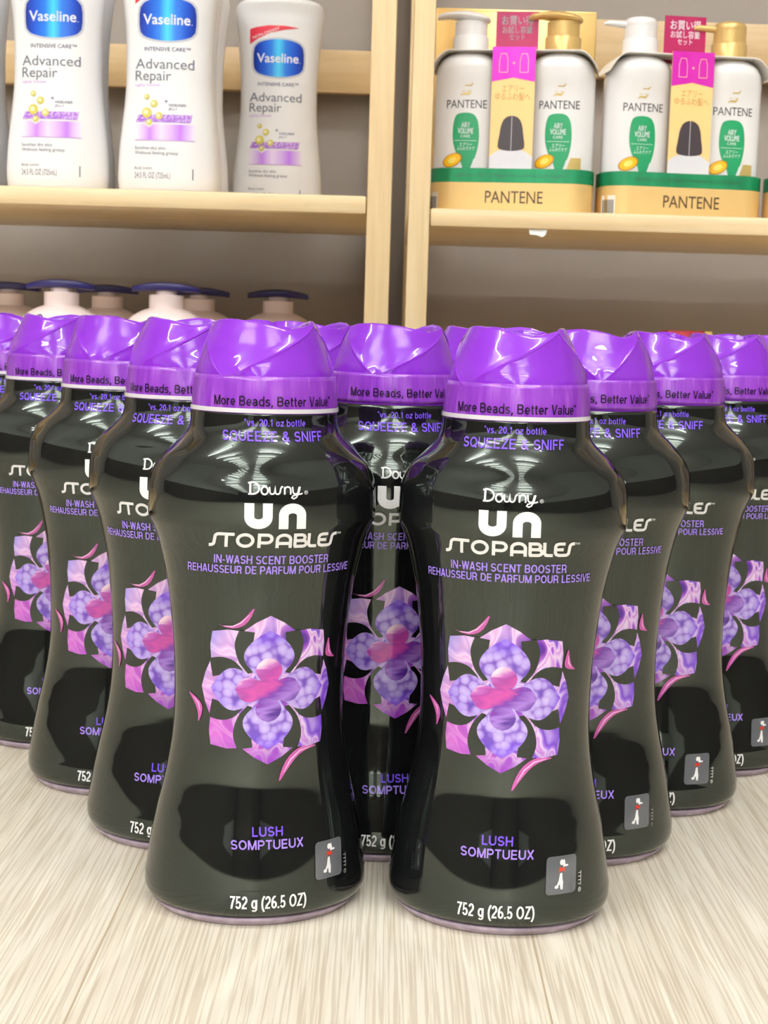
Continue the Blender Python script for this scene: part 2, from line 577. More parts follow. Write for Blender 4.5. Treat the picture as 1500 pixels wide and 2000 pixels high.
def mat_clover():
    t = NT('pink_violet_bloom_print')
    v = t.uv('print', (1, 1, 1))
    u = t.n('ShaderNodeUVMap', uv_map='print')
    sp = t.n('ShaderNodeSeparateXYZ')
    t.l(u.outputs[0], sp.inputs[0])
    y = t.math('SUBTRACT', sp.outputs[1], 2.07)
    g = t.math('ADD', t.math('MULTIPLY', sp.outputs[0], 1.3), t.math('MULTIPLY', y, -1.7))
    n = t.noise(t.uv('print', (3, 10, 1), 0.6), 1.0, 2, 0.5, 1.0)
    g = t.math('ADD', g, t.math('MULTIPLY', t.math('SUBTRACT', n, 0.5), 0.55))
    g = t.math('ADD', t.math('MULTIPLY', g, 0.9), 0.5)
    c = t.ramp(g, [(0.02, srgb(246, 214, 230)), (0.13, srgb(186, 96, 184)), (0.28, srgb(158, 56, 148)), (0.43, srgb(196, 70, 160)), (0.56, srgb(108, 44, 156)), (0.76, srgb(160, 116, 206)), (0.95, srgb(78, 34, 136))])
    t.l(c, t.b.inputs['Base Color'])
    t.set(Roughness=0.06, IOR=1.55)
    return t.m
M['clover'] = mat_clover()
M['swoosh'] = glossprint('pink_swoosh_ink', srgb(186, 84, 158))
M['swoosh_pale'] = glossprint('pale_pink_swoosh_ink', srgb(238, 176, 220))

def mat_cap():
    t = NT('violet_gloss_cap')
    f = t.noise(t.coord('Object'), 40, 2)
    t.l(t.mix(f, srgb(124, 40, 186), srgb(134, 46, 198)), t.b.inputs['Base Color'])
    t.set(Roughness=0.05, IOR=1.55)
    t.b.inputs['Subsurface Weight'].default_value = 0.06
    t.b.inputs['Subsurface Radius'].default_value = (0.006, 0.003, 0.008)
    t.b.inputs['Subsurface Scale'].default_value = 0.5
    g = t.noise(t.coord('Object', (1, 1, 0.35)), 90, 2)
    t.bump(g, 0.02, 0.001)
    return t.m
M['cap'] = mat_cap()

def mat_band():
    t = NT('lavender_film_band')
    v = t.coord('Object', (170, 170, 12))
    f = t.noise(v, 1.0, 3, 0.6, 0.4)
    t.l(t.ramp(f, [(0.3, srgb(122, 46, 172)), (0.55, srgb(140, 66, 186)), (0.75, srgb(170, 110, 204))]), t.b.inputs['Base Color'])
    t.set(Roughness=0.14, IOR=1.5)
    t.bump(f, 0.25, 0.0006)
    return t.m
M['band'] = mat_band()

def mat_base():
    t = NT('lavender_bead_base')
    vo = t.n('ShaderNodeTexVoronoi')
    vo.inputs['Scale'].default_value = 160
    t.l(t.coord('Object'), vo.inputs['Vector'])
    f = t.noise(t.coord('Object'), 70, 3)
    c = t.ramp(vo.outputs['Distance'], [(0.0, srgb(196, 180, 196)), (0.7, srgb(168, 150, 168))])
    t.l(t.mix(t.ramp(f, [(0.45, (0, 0, 0, 1)), (0.7, (0.5, 0.5, 0.5, 1))]), c, srgb(128, 112, 122)), t.b.inputs['Base Color'])
    t.set(Roughness=0.22)
    return t.m
M['base'] = mat_base()
M['white_film'] = glossprint('white_film_edge', srgb(214, 210, 216))

# ------------------------------------------------------------------ the room
M['floor'] = mat_floor()
M['wall'] = mat_wall('warm_grey_wall', srgb(166, 158, 151))
M['wall_dark'] = mat_wall('dim_shop_wall', srgb(92, 82, 74))
M['ceiling'] = mat_wall('white_ceiling', srgb(236, 238, 240))
YB = 1.62
structure(box_obj('floor', (-4.5, 4.5, -20, YB, -0.05, 0), M['floor']))
structure(box_obj('wall_back', (-4.5, 4.5, YB, YB + 0.08, -0.05, 2.9), M['wall']))
structure(box_obj('wall_front', (-4.5, 4.5, -20.08, -20, -0.05, 2.9), M['wall_dark']))
structure(box_obj('wall_left', (-4.58, -4.5, -20.08, YB + 0.08, -0.05, 2.9), M['ceiling']))
structure(box_obj('wall_right', (4.5, 4.58, -20.08, YB + 0.08, -0.05, 2.9), M['ceiling']))
structure(box_obj('dark_reflect_panel_1', (-4.5, -4.44, -20, YB, 0, 1.25), M['wall_dark']))  # added unseen dark panel, stands in for stocked goods in the bottle reflections
structure(box_obj('dark_reflect_panel_2', (4.44, 4.5, -20, YB, 0, 1.25), M['wall_dark']))  # same added panel on the right, darkens the low reflections
structure(box_obj('ceiling', (-4.58, 4.58, -20.08, YB + 0.08, 2.9, 2.98), M['ceiling']))

M['housing'] = plain('white_enamel', srgb(235, 235, 232), 0.4)
def ceiling_lamp(x, y, label):
    root = thing('ceiling_lamp', label, 'lamp', (x, y, 2.65), 0, 'tube lamps on the ceiling')
    bm = bmesh.new()
    add_box(bm, -0.62, 0.62, -0.045, 0.045, -0.06, 0.0, 0.008)
    mesh_obj('housing', bm, M['housing'], root, sharp=40)
    for up in (0, 1):                                   # tube light downward, plus an added, stronger up light that brightens the ceiling
        ld = bpy.data.lights.new('tube', 'AREA')
        ld.shape = 'RECTANGLE'
        ld.size, ld.size_y = 1.2, 0.045
        ld.energy = LAMP_WATTS * (2.0 if up else 1.0)
        ld.color = LAMP_COLOR
        lo = bpy.data.objects.new('tube', ld)
        link(lo, root)
        lo.location = (0, 0, 0.005 if up else -0.062)
        if up:
            lo.rotation_euler = (math.pi, 0, 0)
    for sx in (-0.45, 0.45):
        bm = bmesh.new()
        lathe(bm, [(0.005, 0.0), (0.005, 0.25)], 10, sx)
        mesh_obj('hanger', bm, M['housing'], root)
for yl in [-0.1 - i * 1.15 for i in range(8)] + [-10.4, -12.6, -14.8, -17.0, -19.2]:
    for x in (-1.9, 0.55):
        ceiling_lamp(x, yl, 'white tube lamp on the ceiling of the shop')

# ------------------------------------------------------------------ shelf units
M['wood_x'] = mat_wood('rubberwood_along', 0)
M['wood_z'] = mat_wood('rubberwood_upright', 2, seed=3.1)
M['wood_y'] = mat_wood('rubberwood_deep', 1, seed=5.3)
M['rail'] = mat_wood('rubberwood_rail', 0, (.82, .76, .68), 8.0)
YF = 1.27
def shelf_unit(x0, x1, ztop, z_low, rail0, rail1, label, pw=0.0195, dx=0.0):
    root = thing('shelf_unit', label, 'shelf', ((x0 + x1) / 2, YF, 0))
    cx = (x0 + x1) / 2
    def bx(name, a, b, c, d, e, f, mat, bev=0.0012):
        return box_obj(name, (a - cx, b - cx, c - YF, d - YF, e, f), mat, root, bev)
    H = 1.13
    yb = YB - 0.012
    for a in (x0, x1 - pw):
        bx('post', a, a + pw, YF, YF + 0.030, 0, H, M['wood_z'])
        bx('post', a, a + pw, yb - 0.030, yb, 0, H, M['wood_z'])
    for z in (z_low, ztop, ztop + 0.74):
        b = bx('shelf_board', x0 + pw + 0.0004, x1 - pw - 0.0004, YF + 0.0015, yb - 0.034, z - 0.0148, z, M['wood_x'], 0.0022)
    for a in (x0, x1 - pw):
        for z in (z_low, ztop, ztop + 0.74):
            bx('side_rail', a + 0.001, a + pw - 0.001, YF + 0.0305, yb - 0.0305, z - 0.0148, z + 0.006, M['wood_y'])
    bx('back_rail', x0 + pw + 0.0004, x1 - pw - 0.0004, yb - 0.016, yb - 0.001, rail0, rail1, M['rail'])
    return root

Z_L, Z_R = 0.3752, 0.3672
shelf_unit(-1.10, -0.0013, Z_L, 0.105, 0.503, 0.5455, 'pale wooden shelf unit on the left with white lotion bottles', 0.0200)
ru = shelf_unit(0.0126, 1.10, Z_R, 0.105, 0.526, 0.583, 'pale wooden shelf unit on the right with white and gold pump packs', 0.0175)

# ------------------------------------------------------------------ scent booster bottle
SEGS = [
    [(0, .875), (.05, .925), (.12, .975), (.20, 1.003), (.30, 1.001), (.345, .992)],
    [(.345, .992), (.50, .971), (.66, .945), (.80, .917), (.92, .893)],
    [(.92, .893), (1.025, .868), (1.25, .82), (1.525, .778), (1.75, .761), (1.95, .758)],
    [(1.95, .758), (2.2, .765), (2.605, .795), (2.92, .833)],
    [(2.92, .833), (3.12, .874), (3.3, .920), (3.46, .984)],
    [(3.46, .984), (3.52, 1.008), (3.66, 1.006), (3.80, .999), (3.90, .972), (3.98, .930), (4.06, .868), (4.14, .785), (4.20, .722), (4.26, .672), (4.33, .652), (4.46, .641)],
    [(4.46, .641), (4.62, .629), (4.77, .612)],
]
def R_at(z):
    for s in SEGS:
        if z <= s[-1][0]:
            return float(pchip(s, z)[0])
    return SEGS[-1][-1][1]
def E_at(z):
    if z < 3.9:
        return float(np.interp(z, [0, .2, .345, .92, 2.0, 3.3, 3.52, 3.9], [.845, .854, .854, .815, .83, .835, .842, .834]))
    t = min(1, (z - 3.9) / 0.36)
    t = t * t * (3 - 2 * t)
    return 0.834 + 0.166 * t
_tab = {}
def theta_at(u, z):
    e = round(E_at(z), 3)
    if e not in _tab:
        t = np.linspace(0, 1.9, 800)
        s = np.concatenate([[0], np.cumsum(np.hypot(np.diff(np.sin(t)), e * np.diff(np.cos(t))))])
        _tab[e] = (s, t)
    s, t = _tab[e]
    return math.copysign(float(np.interp(abs(u) / R_at(z), s, t)), u)
def on_bottle(u, z, layer, lift=0.0):
    th = theta_at(u, z)
    r, e = R_at(z), E_at(z)
    n = Vector((math.sin(th), -math.cos(th) / e, 0)).normalized()
    off = 0.004 + lift + 0.0022 * layer
    p = Vector((r * math.sin(th), -e * r * math.cos(th), z)) + n * off
    return p * S

def body_mesh():
    zs = []
    for s in SEGS[:-1]:
        n = max(4, int((s[-1][0] - s[0][0]) / 0.035))
        for i in range(n + 1):
            z = s[0][0] + (s[-1][0] - s[0][0]) * i / n
            if z >= 0.078 and (not zs or z > zs[-1] + 0.006):
                zs.append(z)
    bm = bmesh.new()
    N = 144
    rings = []
    for k, z in enumerate([zs[0]] + zs):
        r, e = R_at(z), E_at(z)
        if k == 0:
            r -= 0.02
        ring = []
        for i in range(N):
            th = 2 * math.pi * i / N
            rr = r
            side = max(0.0, abs(math.sin(th)) - 0.80) / 0.20
            sh = max(0.0, 1 - abs(z - 4.02) / 0.26)
            if side > 0 and sh > 0:
                rr += 0.030 * min(1, side * 1.5) * sh * mnoise.noise(Vector((th * 3.0, z * 7.0, 1.3)))
            ring.append(Vector((rr * math.sin(th), -e * rr * math.cos(th), z)) * S)
        rings.append(ring)
    loft(bm, rings, True, True)
    return bm

def base_mesh():
    bm = bmesh.new()
    N = 96
    rings = []
    for z, r in ((0.0, .845), (0.0, .868), (.02, .893), (.05, .922), (.085, .950), (.085, .90)):
        rings.append([Vector((r * math.sin(2 * math.pi * i / N), -.845 * r * math.cos(2 * math.pi * i / N), z)) * S for i in range(N)])
    loft(bm, rings, True, True)
    return bm

ENV = [(4.40, .638), (4.60, .627), (4.77, .611), (4.935, .560), (5.105, .500), (5.19, .464), (5.26, .436)]
CAP0 = 4.73
def cap_mesh():
    """a three peaked twisted cap: V shaped flat facets between the peaks, V points down"""
    bm = bmesh.new()
    NV, NL, K = 30, 14, 22
    # (left peak, point of the V on the skirt, right peak) of the three facets, in degrees
    FAC = [(-78, -22, 72), (72, 127, 180), (180, 232, 282)]
    def top(q):                                             # rim height across a V facet, q in 0..1
        return float(np.interp(q, [0, .10, .28, .55, .80, .92, 1.0], [5.180, 5.210, 5.220, 5.195, 5.145, 5.165, 5.188]))
    rings = []
    for k in range(-3, K + 1):
        f = max(0, k) / K
        zk = [4.40, 4.55, 4.66][k + 3] if k < 0 else None
        ring = []
        for pa, apx, pb in FAC:
            for c in range(NV + 2 * NL):
                la, lb = apx + (pa - apx) * f, apx + (pb - apx) * f       # the V edges at this height
                if c < NL:
                    a, sv, q = pa + (la - pa) * c / NL, None, 0.0
                    b_ = 1 - c / NL
                elif c > NL + NV:
                    a, sv, q = lb + (pb - lb) * (c - NL - NV) / NL, None, 1.0
                    b_ = (c - NL - NV) / NL
                else:
                    sv = -1 + 2 * (c - NL) / NV
                    a, q = la + (lb - la) * (sv + 1) / 2, (sv + 1) / 2
                z = zk if k < 0 else CAP0 + (top(q) - CAP0) * f
                r = float(pchip(ENV, z)[0])
                if k >= 0:
                    if sv is not None:
                        k_ = min(1.0, max(0.0, (sv + .45) / .9))
                        k_ = k_ * k_ * (3 - 2 * k_)
                        fade = 1 + (min(1.0, max(.25, 1.6 * f)) - 1) * k_
                        r *= 1 - .125 * f ** .9 * (1 - abs(sv) ** 1.5) * fade
                        r += .006 * max(0, 1 - (1 - abs(sv)) / .04)
                    else:
                        r -= .010 * math.sin(math.pi * b_) * (1 - f)
                th = math.radians(a)
                ring.append(Vector((r * math.sin(th), -r * math.cos(th), z)) * S)
        rings.append(ring)
    last = rings[-1]
    for ins, dz in ((.012, .010), (.035, .012), (.055, -.01), (.075, -.08), (.10, -.24)):
        ring = []
        for p in last:
            q = Vector((p.x, p.y, 0))
            L = q.length
            q = q * ((L - ins * S) / L)
            ring.append(Vector((q.x, q.y, p.z + dz * S if dz > -.2 else 4.95 * S)))
        rings.append(ring)
    loft(bm, rings, True, True)
    bmesh.ops.remove_doubles(bm, verts=bm.verts, dist=2e-6)
    return bm

def band_mesh(z0, z1):
    bm = bmesh.new()
    N = 120
    rings = []
    zs = [z0, z0] + [z0 + (z1 - z0) * i / 8 for i in range(1, 9)] + [z1]
    for k, z in enumerate(zs):
        ring = []
        for i in range(N):
            th = 2 * math.pi * i / N
            r = R_at(z) + 0.004
            if z > 4.5:
                r = max(r, float(pchip(ENV, z)[0]) + .004)
                r += 0.006 * mnoise.noise(Vector((th * 5.0, z * 2.0, 4.0))) * min(1, (z - 4.5) / .15)
            if k in (0, len(zs) - 1):
                r -= 0.012
            ring.append(Vector((r * math.sin(th), -r * math.cos(th), z)) * S)
        rings.append(ring)
    loft(bm, rings)
    return bm

def sym(q):
    """a quarter outline from the top to the right tip, mirrored all round"""
    a = q
    b = [(x, -y) for x, y in reversed(q)][1:]
    c = [(-x, -y) for x, y in q][1:]
    d = [(-x, y) for x, y in reversed(q)][1:-1]
    return a + b + c + d
def smooth_poly(pts, it=2, keep=()):
    """Chaikin rounding of every corner not in keep"""
    for _ in range(it):
        out = []
        n = len(pts)
        for i, p in enumerate(pts):
            a, b = pts[i - 1], pts[(i + 1) % n]
            if any(abs(p[0] - k[0]) + abs(p[1] - k[1]) < 1e-6 for k in keep):
                out.append(p)
            else:
                out.append((p[0] * .75 + a[0] * .25, p[1] * .75 + a[1] * .25))
                out.append((p[0] * .75 + b[0] * .25, p[1] * .75 + b[1] * .25))
        pts = out
    return pts

FU, FV, FC = 0.600, 0.655, 2.07
def fl(pts):
    return [(x * FU, FC + y * FV) for x, y in pts]

def flower_print():
    P = Print()
    q = [(0, 1), (.2, .905), (.38, .785), (.6, .80), (.84, .765), (.868, .58), (.85, .385), (.94, .2), (1.0, 0)]
    P.poly(fl(sym(q)), 0, 1)
    keepN = [(0, .80)]
    n_pet = [(0, .80), (.17, .715), (.31, .59), (.375, .46), (.33, .34), (.22, .24), (.1, .02), (-.1, .02), (-.22, .24), (-.33, .34), (-.375, .46), (-.31, .59), (-.17, .715)]
    e_pet = [(.845, 0), (.76, .13), (.64, .25), (.52, .295), (.38, .26), (.25, .17), (.02, .09), (.02, -.09), (.25, -.17), (.38, -.26), (.52, -.295), (.64, -.25), (.76, -.13)]
    cr = [(.22, .775), (.44, .80), (.51, .63), (.48, .47), (.42, .34), (.30, .215), (.2, .24), (.25, .45), (.24, .62)]
    ce = [(.33, .205), (.48, .385), (.68, .435), (.855, .40), (.868, .375), (.82, .15), (.70, .18), (.55, .22), (.42, .16)]
    for sx in (1, -1):
        for sy in (1, -1):
            for c in (cr, ce):
                k = [c[0], c[1], c[5]] if c is cr else [c[0], c[3], c[5]]
                pts = smooth_poly(c, 2, k)
                P.poly(fl([(x * sx, y * sy) for x, y in pts]), 4, 2)
    for sy in (1, -1):
        P.poly(fl([(x, y * sy) for x, y in smooth_poly(n_pet, 2, keepN)]), 1, 3)
    for sx in (1, -1):
        P.poly(fl([(x * sx, y) for x, y in smooth_poly(e_pet, 2, [(.845, 0)])]), 1, 3)
    # small dark notches where the petals meet
    cl = [(0, .43), (.09, .41), (.17, .34), (.195, .24), (.12, .125), (.26, .17), (.37, .15), (.44, .07), (.48, 0)]
    P.poly(fl(smooth_poly(sym(cl), 1, [(0, -.43), (.48, 0), (-.48, 0), (.12, .125), (-.12, .125), (.12, -.125), (-.12, -.125)])), 2, 4)
    def px(pts):
        return [((X - 695) / 355 * FU, FC + (565 - Y) / 418 * FV) for X, Y in pts]
    sw = [
        [(415, 200), (470, 215), (520, 203), (560, 168), (620, 88), (592, 172), (552, 214), (490, 226)],
        [(1035, 282), (1045, 350), (1060, 390), (1092, 416), (1040, 408), (1013, 392), (1015, 350)],
        [(243, 603), (300, 630), (338, 660), (350, 702), (320, 784), (320, 720), (298, 668)],
        [(978, 899), (900, 917), (850, 947), (800, 1012), (748, 1094), (764, 1020), (798, 950), (848, 905), (900, 892)],
    ]
    for s in sw:
        P.poly(smooth_poly(px(s), 1, []), 3, 1)
    pale = [
        [(455, 211), (505, 212), (548, 188), (588, 142)],
        [(1034, 330), (1038, 372), (1056, 400)],
        [(285, 632), (322, 665), (332, 708)],
        [(930, 903), (865, 918), (815, 962), (778, 1030)],
    ]
    for s in pale:
        n = len(s)
        P.stroke(px(s), [.004 if i in (0, n - 1) else .013 for i in range(n)], 5, 2)
    return P

def lettering_prints():
    P = Print()
    # the two line wordmark, drawn with round single-weight strokes
    def bl(x, y, x0, z0, sx, sz):
        return (x0 + x * sx, z0 + y * sz)
    # UN : box 0..1 x 0..1
    x0, z0, sx, sz = -.2615, 3.493, .523, .216
    Wd = .082
    hw = Wd / 2 / sx
    hz = Wd / 2 / sz
    def T(pts):
        return [bl(x, y, x0, z0, sx, sz) for x, y in pts]
    U = [(hw, 1)] + arc(.225, .46, .225 - hw, .46 - hz, 180, 360, 16) + [(.45 - hw, 1)]
    Nn = [(.55 + hw, 0)] + arc(.775, .54, .225 - hw, .46 - hz, 180, 0, 16) + [(1 - hw, 0)]
    P.stroke(T(U), Wd, 0)
    P.stroke(T(Nn), Wd, 0)
    # STOPABLES : unit = px of the reference drawing, 393..1125 wide and 100 high
    X0, SX, Z0, SZ = 393.0, 1.113 / 732, 3.324, .128 / 100
    t = 20
    tw = t * (SX + SZ) / 2
    h = t / 2
    def Q(pts):
        return [(-.5565 + (x - X0) * SX, Z0 + y * SZ) for x, y in pts]
    def st(pts, closed=False):
        P.stroke(Q(pts), tw, 0, closed=closed)
    def tallS(x):
        return [(x, 0 + h)] + arc(x + 8, 30, 22, 20, -90, 0, 6) + [(x + 34, 62)] + arc(x + 58, 66, 24, 24, 170, 90, 6)
    st(tallS(393) + [(538, 90)])
    st([(493, 90), (493, 0)])
    st(arc(598, 50, 42, 40, 0, 360, 28)[:-1], True)
    st([(675, 0), (675, 90), (715, 90)] + arc(717, 63, 27, 27, 90, -90, 10) + [(675, 36)])
    st([(775, 0), (775, 55)] + arc(812, 58, 37, 32, 180, 0, 12) + [(849, 0)])
    st([(775, 32), (849, 32)])
    st([(875, 10), (875, 90), (910, 90)] + arc(912, 70, 20, 20, 90, -90, 8) + [(875, 50)])
    st([(912, 50)] + arc(920, 30, 22, 20, 90, -90, 8) + [(870, 10)])
    st([(956, 100), (956, 24), (964, 12), (976, 10), (1004, 10)])
    st([(1076, 90), (1040, 90), (1024, 84), (1018, 70), (1018, 28), (1024, 16), (1040, 10), (1072, 10)])
    st([(1018, 50), (1066, 50)])
    st(tallS(1068) + [(1134, 90)])
    P.text('™', -.5565 + (1150 - X0) * SX, Z0 + .092, .032, .045, 0)
    # the brand word above it
    X0, SX, Z0, SZ = 628.0, .464 / 320, 3.782, .105 / 68
    def D(pts):
        return [(-.232 + (x - X0) * SX, Z0 + y * SZ) for x, y in pts]
    def ds(pts, w=10, closed=False):
        P.stroke(D(pts), w * SX, 0, closed=closed)
    ds([(640, 2), (641, 64)], 12)
    ds([(628, 61), (650, 65)] + arc(655, 34, 36, 31, 85, -88, 14) + [(628, 3)], 10)
    ds(arc(722, 22, 19, 21, 0, 360, 18)[:-1], 10, True)
    ds([(750, 42), (752, 18)] + arc(766, 16, 14, 13, 180, 350, 8) + [(783, 42), (784, 18)] + arc(797, 16, 14, 13, 190, 350, 8) + [(815, 34), (822, 43), (828, 42)], 9)
    ds([(838, 1), (838, 42)], 10)
    ds([(838, 26)] + arc(856, 27, 17, 15, 160, 0, 8) + [(873, 1)], 9)
    ds([(884, 43), (886, 22)] + arc(902, 18, 16, 14, 180, 330, 6) + [(924, 42)], 9)
    ds([(930, 43), (922, 12), (908, -14), (892, -22), (880, -16), (886, -6), (910, 0), (935, 4), (944, 8)], 8)
    P.text('®', .258, 3.784, .03, .034, 0)
    # small violet lines
    P.grot('IN-WASH SCENT BOOSTER', 0, 3.180, .074, 1.012, 2, weight=.16)
    P.grot('REHAUSSEUR DE PARFUM POUR LESSIVE', 0, 3.092, .070, 1.524, 2, weight=.16)
    W = Print()
    W.grot('LUSH', 0, .806, .080, .267, 1, weight=.17)
    W.grot('SOMPTUEUX', 0, .698, .078, .636, 2, weight=.17)
    X = Print()
    X.grot('752 g (26.5 OZ)', .008, .197, .114, .673, 0, weight=.17)
    Y = Print()
    Y.grot('SQUEEZE & SNIFF', 0, 4.214, .084, .903, 1, weight=.16)
    Y.grot('*vs. 20.1 oz bottle', .012, 4.338, .060, .530, 1, weight=.15)
    return (('wordmark', P), ('scent_name', W), ('weight_text', X), ('neck_text', Y))

def badge_print():
    P = Print()
    # the small grey panel with a white pictogram beside the weight
    cx, zc, hw, hz = .585, .551, .150, .160
    rr = .035
    pan = []
    for ax, ay, a in ((1, 1, 0), (-1, 1, 90), (-1, -1, 180), (1, -1, 270)):
        pan += arc(cx + ax * (hw - rr), zc + ay * (hz - rr), rr, rr, a, a + 90, 4)
    P.poly(pan, 1, 1)
    def I(pts):
        return [(cx + x * .15, zc + y * .16) for x, y in pts]
    P.poly(I([(-.12, .10), (.02, .12), (.05, -.2), (.10, -.38), (.08, -.76), (-.06, -.74), (-.12, -.45), (-.25, -.62), (-.34, -.56), (-.20, -.3)]), 0, 2)
    P.poly(I([(-.40, -.52), (-.26, -.50), (-.18, -.62), (-.30, -.70), (-.46, -.64)]), 0, 2)
    P.poly(I(arc(-.02, .66, .13, .15, 0, 360, 14)[:-1]), 0, 2)
    P.poly(I([(.06, .42), (.40, .44), (.42, .52), (.22, .54), (.16, .80), (.09, .80)]), 0, 2)
    P.poly(I([(-.2, .14), (-.02, .24), (.18, .16), (.16, .42), (-.02, .36), (-.18, .44)]), 2, 3)
    P.text('TTTT ©', cx + .195, zc - .095, .030, .175, 0, rot=math.radians(-90), bold=.01)
    return P

def band_print(stripe):
    P = Print()
    P.grot('More Beads, Better Value*', .018, 4.505 if stripe else 4.535, .084, 1.12, 0, weight=.13, gap=.09)
    if stripe:
        N = 60
        for i in range(N):
            a, b = -1.05 + 2.1 * i / N, -1.05 + 2.1 * (i + 1) / N
            P.raw([(a, 4.446), (b, 4.446), (b, 4.483), (a, 4.483)], [(0, 1, 2, 3)], 1, 0.6)
    return P

def make_bottle_parts():
    root = bpy.data.objects.new('scent_booster_bottle', None)
    root.empty_display_size = 0.02
    link(root)
    body = mesh_obj('body', body_mesh(), M['black'], root)
    for nm, pr in lettering_prints():
        pr.finish(nm, on_bottle, [M['white_ink'], M['violet_ink'], M['lilac_ink']], body, .06, .06)
    badge_print().finish('pictogram_badge', on_bottle, [M['white_ink'], M['grey_ink'], M['red_ink']], body, .06, .06)
    flower_print().finish('flower_emblem', on_bottle, [M['swirl'], M['beads'], M['clover'], M['swoosh'], M['black_ink'], M['swoosh_pale']], body, .05, .05)
    b = mesh_obj('base', base_mesh(), M['base'], root)
    c = mesh_obj('cap', cap_mesh(), M['cap'], root, sharp=24)
    c['label'] = 'violet twisted cap'
    bands = []
    for stripe in (True, False):
        z0 = 4.44 if stripe else 4.478
        bd = mesh_obj('film_band', band_mesh(z0, 4.755), M['band'], root)
        bd['label'] = 'lavender film band with black writing'
        band_print(stripe).finish('band_lettering', lambda u, z, l: on_bottle(u, z, l, 0.0065), [M['dark_ink'], M['white_film']], bd, .05, .05)
        bands.append(bd)
    return root, c, bands

PROTO, _cap, _bands = make_bottle_parts()

def kids(o):
    return [x for x in SC.objects if x.parent == o]

BOTTLES = [
    # x, y in design units, turn, cap turn, stripe, label
    (-1.0786, 13.5287, 12, -8, 1, 'nearer left of the two front black bottles, its whole front uncovered'),
    (1.1353, 13.4752, -6, -32, 1, 'nearer right of the two front black bottles, its whole front uncovered'),
    (0.0638, 15.2168, 9, 4, 0, 'black scent booster bottle seen in the gap behind the two front bottles'),
    (-1.9664, 15.3272, -8, -32, 1, 'black bottle next behind the front left one, on its left'),
    (2.0325, 15.2578, -2, -127, 0, 'black bottle next behind the front right one, on its right'),
    (-0.90, 17.10, 0, 10, 0, 'black bottle of which only a sliver of violet cap shows left of the middle cap'),
    (1.06, 16.93, 0, -40, 0, 'black bottle of which only a bit of violet cap shows right of the middle cap'),
    (-2.9536, 17.0250, 2, 5, 1, 'third black bottle back in the left-hand slanting row'),
    (3.0553, 16.8933, -12, -30, 0, 'third black bottle back in the right-hand slanting row'),
    (-3.9970, 18.7584, 7, -36, 1, 'fourth black bottle back in the left-hand slanting row'),
    (4.0464, 18.4683, -4, -40, 0, 'fourth black bottle back in the right-hand row, cut by the picture edge'),
    (-5.02, 20.42, 6, 0, 1, 'rearmost black bottle of the left-hand row, mostly outside the picture'),
    (4.98, 20.15, -4, -120, 0, 'rearmost black bottle of the right-hand row, only its cap rim showing'),
]
for i, (bx_, by_, rz, ct, stripe, lab) in enumerate(BOTTLES):
    root = PROTO.copy()
    COL.objects.link(root)
    for ch in kids(PROTO):
        if ch in _bands and ch is not _bands[0 if stripe else 1]:
            continue
        c = copy_tree(ch, root)
        if ch is _cap:
            c.rotation_euler = (0, 0, math.radians(ct - rz))
    root.location = (bx_ * S, by_ * S, 0)
    root.rotation_euler = (0, 0, math.radians(rz))
    tag(root, lab, 'bottle', 'black scent booster bottles with violet caps')
for ch in kids(PROTO):
    for g in kids(ch):
        bpy.data.objects.remove(g)
    bpy.data.objects.remove(ch)
bpy.data.objects.remove(PROTO)

# ------------------------------------------------------------------ superellipse containers
def se_ring(a, b, n, z, N=72):
    out = []
    for i in range(N):
        t = 2 * math.pi * i / N
        c, s = math.cos(t), math.sin(t)
        out.append(Vector((a * math.copysign(abs(s) ** (2 / n), s), -b * math.copysign(abs(c) ** (2 / n), c), z)))
    return out
def se_front(ha, hb, n):
    """front-face mapping for a print: x stays, y follows the curved front"""
    def f(u, z, layer):
        a, b = ha(z), hb(z)
        k = max(0.0, 1 - min(1, abs(u) / a) ** n) ** (1 / n)
        return Vector((u, -b * k - 0.00018 - 0.00008 * layer, z))
    return f

# ------------------------------------------------------------------ white lotion bottles
M['lotion_white'] = plain('white_lotion_plastic', srgb(238, 238, 240), 0.32, 0.5, vary=.015)
M['navy'] = plain('navy_ink', srgb(52, 48, 120), 0.4)
M['grey_text'] = plain('grey_text_ink', srgb(105, 108, 122), 0.4)
M['lilac_text'] = plain('lilac_text_ink', srgb(196, 150, 222), 0.4)
M['print_white'] = plain('print_white', srgb(245, 246, 250), 0.35)
M['print_red'] = plain('print_red', srgb(214, 52, 72), 0.35)
M['gold_drop'] = plain('gold_drop_ink', srgb(206, 194, 84), 0.3)
M['gold_drop_pale'] = plain('pale_gold_drop_ink', srgb(240, 236, 190), 0.3)
def mat_shield():
    t = NT('blue_shield_print')
    u = t.n('ShaderNodeUVMap', uv_map='print')
    sp = t.n('ShaderNodeSeparateXYZ')
    t.l(u.outputs[0], sp.inputs[0])
    x = t.math('ABSOLUTE', t.math('DIVIDE', sp.outputs[0], 0.0235))
    c = t.ramp(x, [(0.0, srgb(60, 205, 250)), (0.28, srgb(24, 116, 224)), (0.7, srgb(20, 72, 190)), (1.0, srgb(14, 36, 130))])
    t.l(c, t.b.inputs['Base Color'])
    t.set(Roughness=0.25)
    return t.m
M['shield'] = mat_shield()
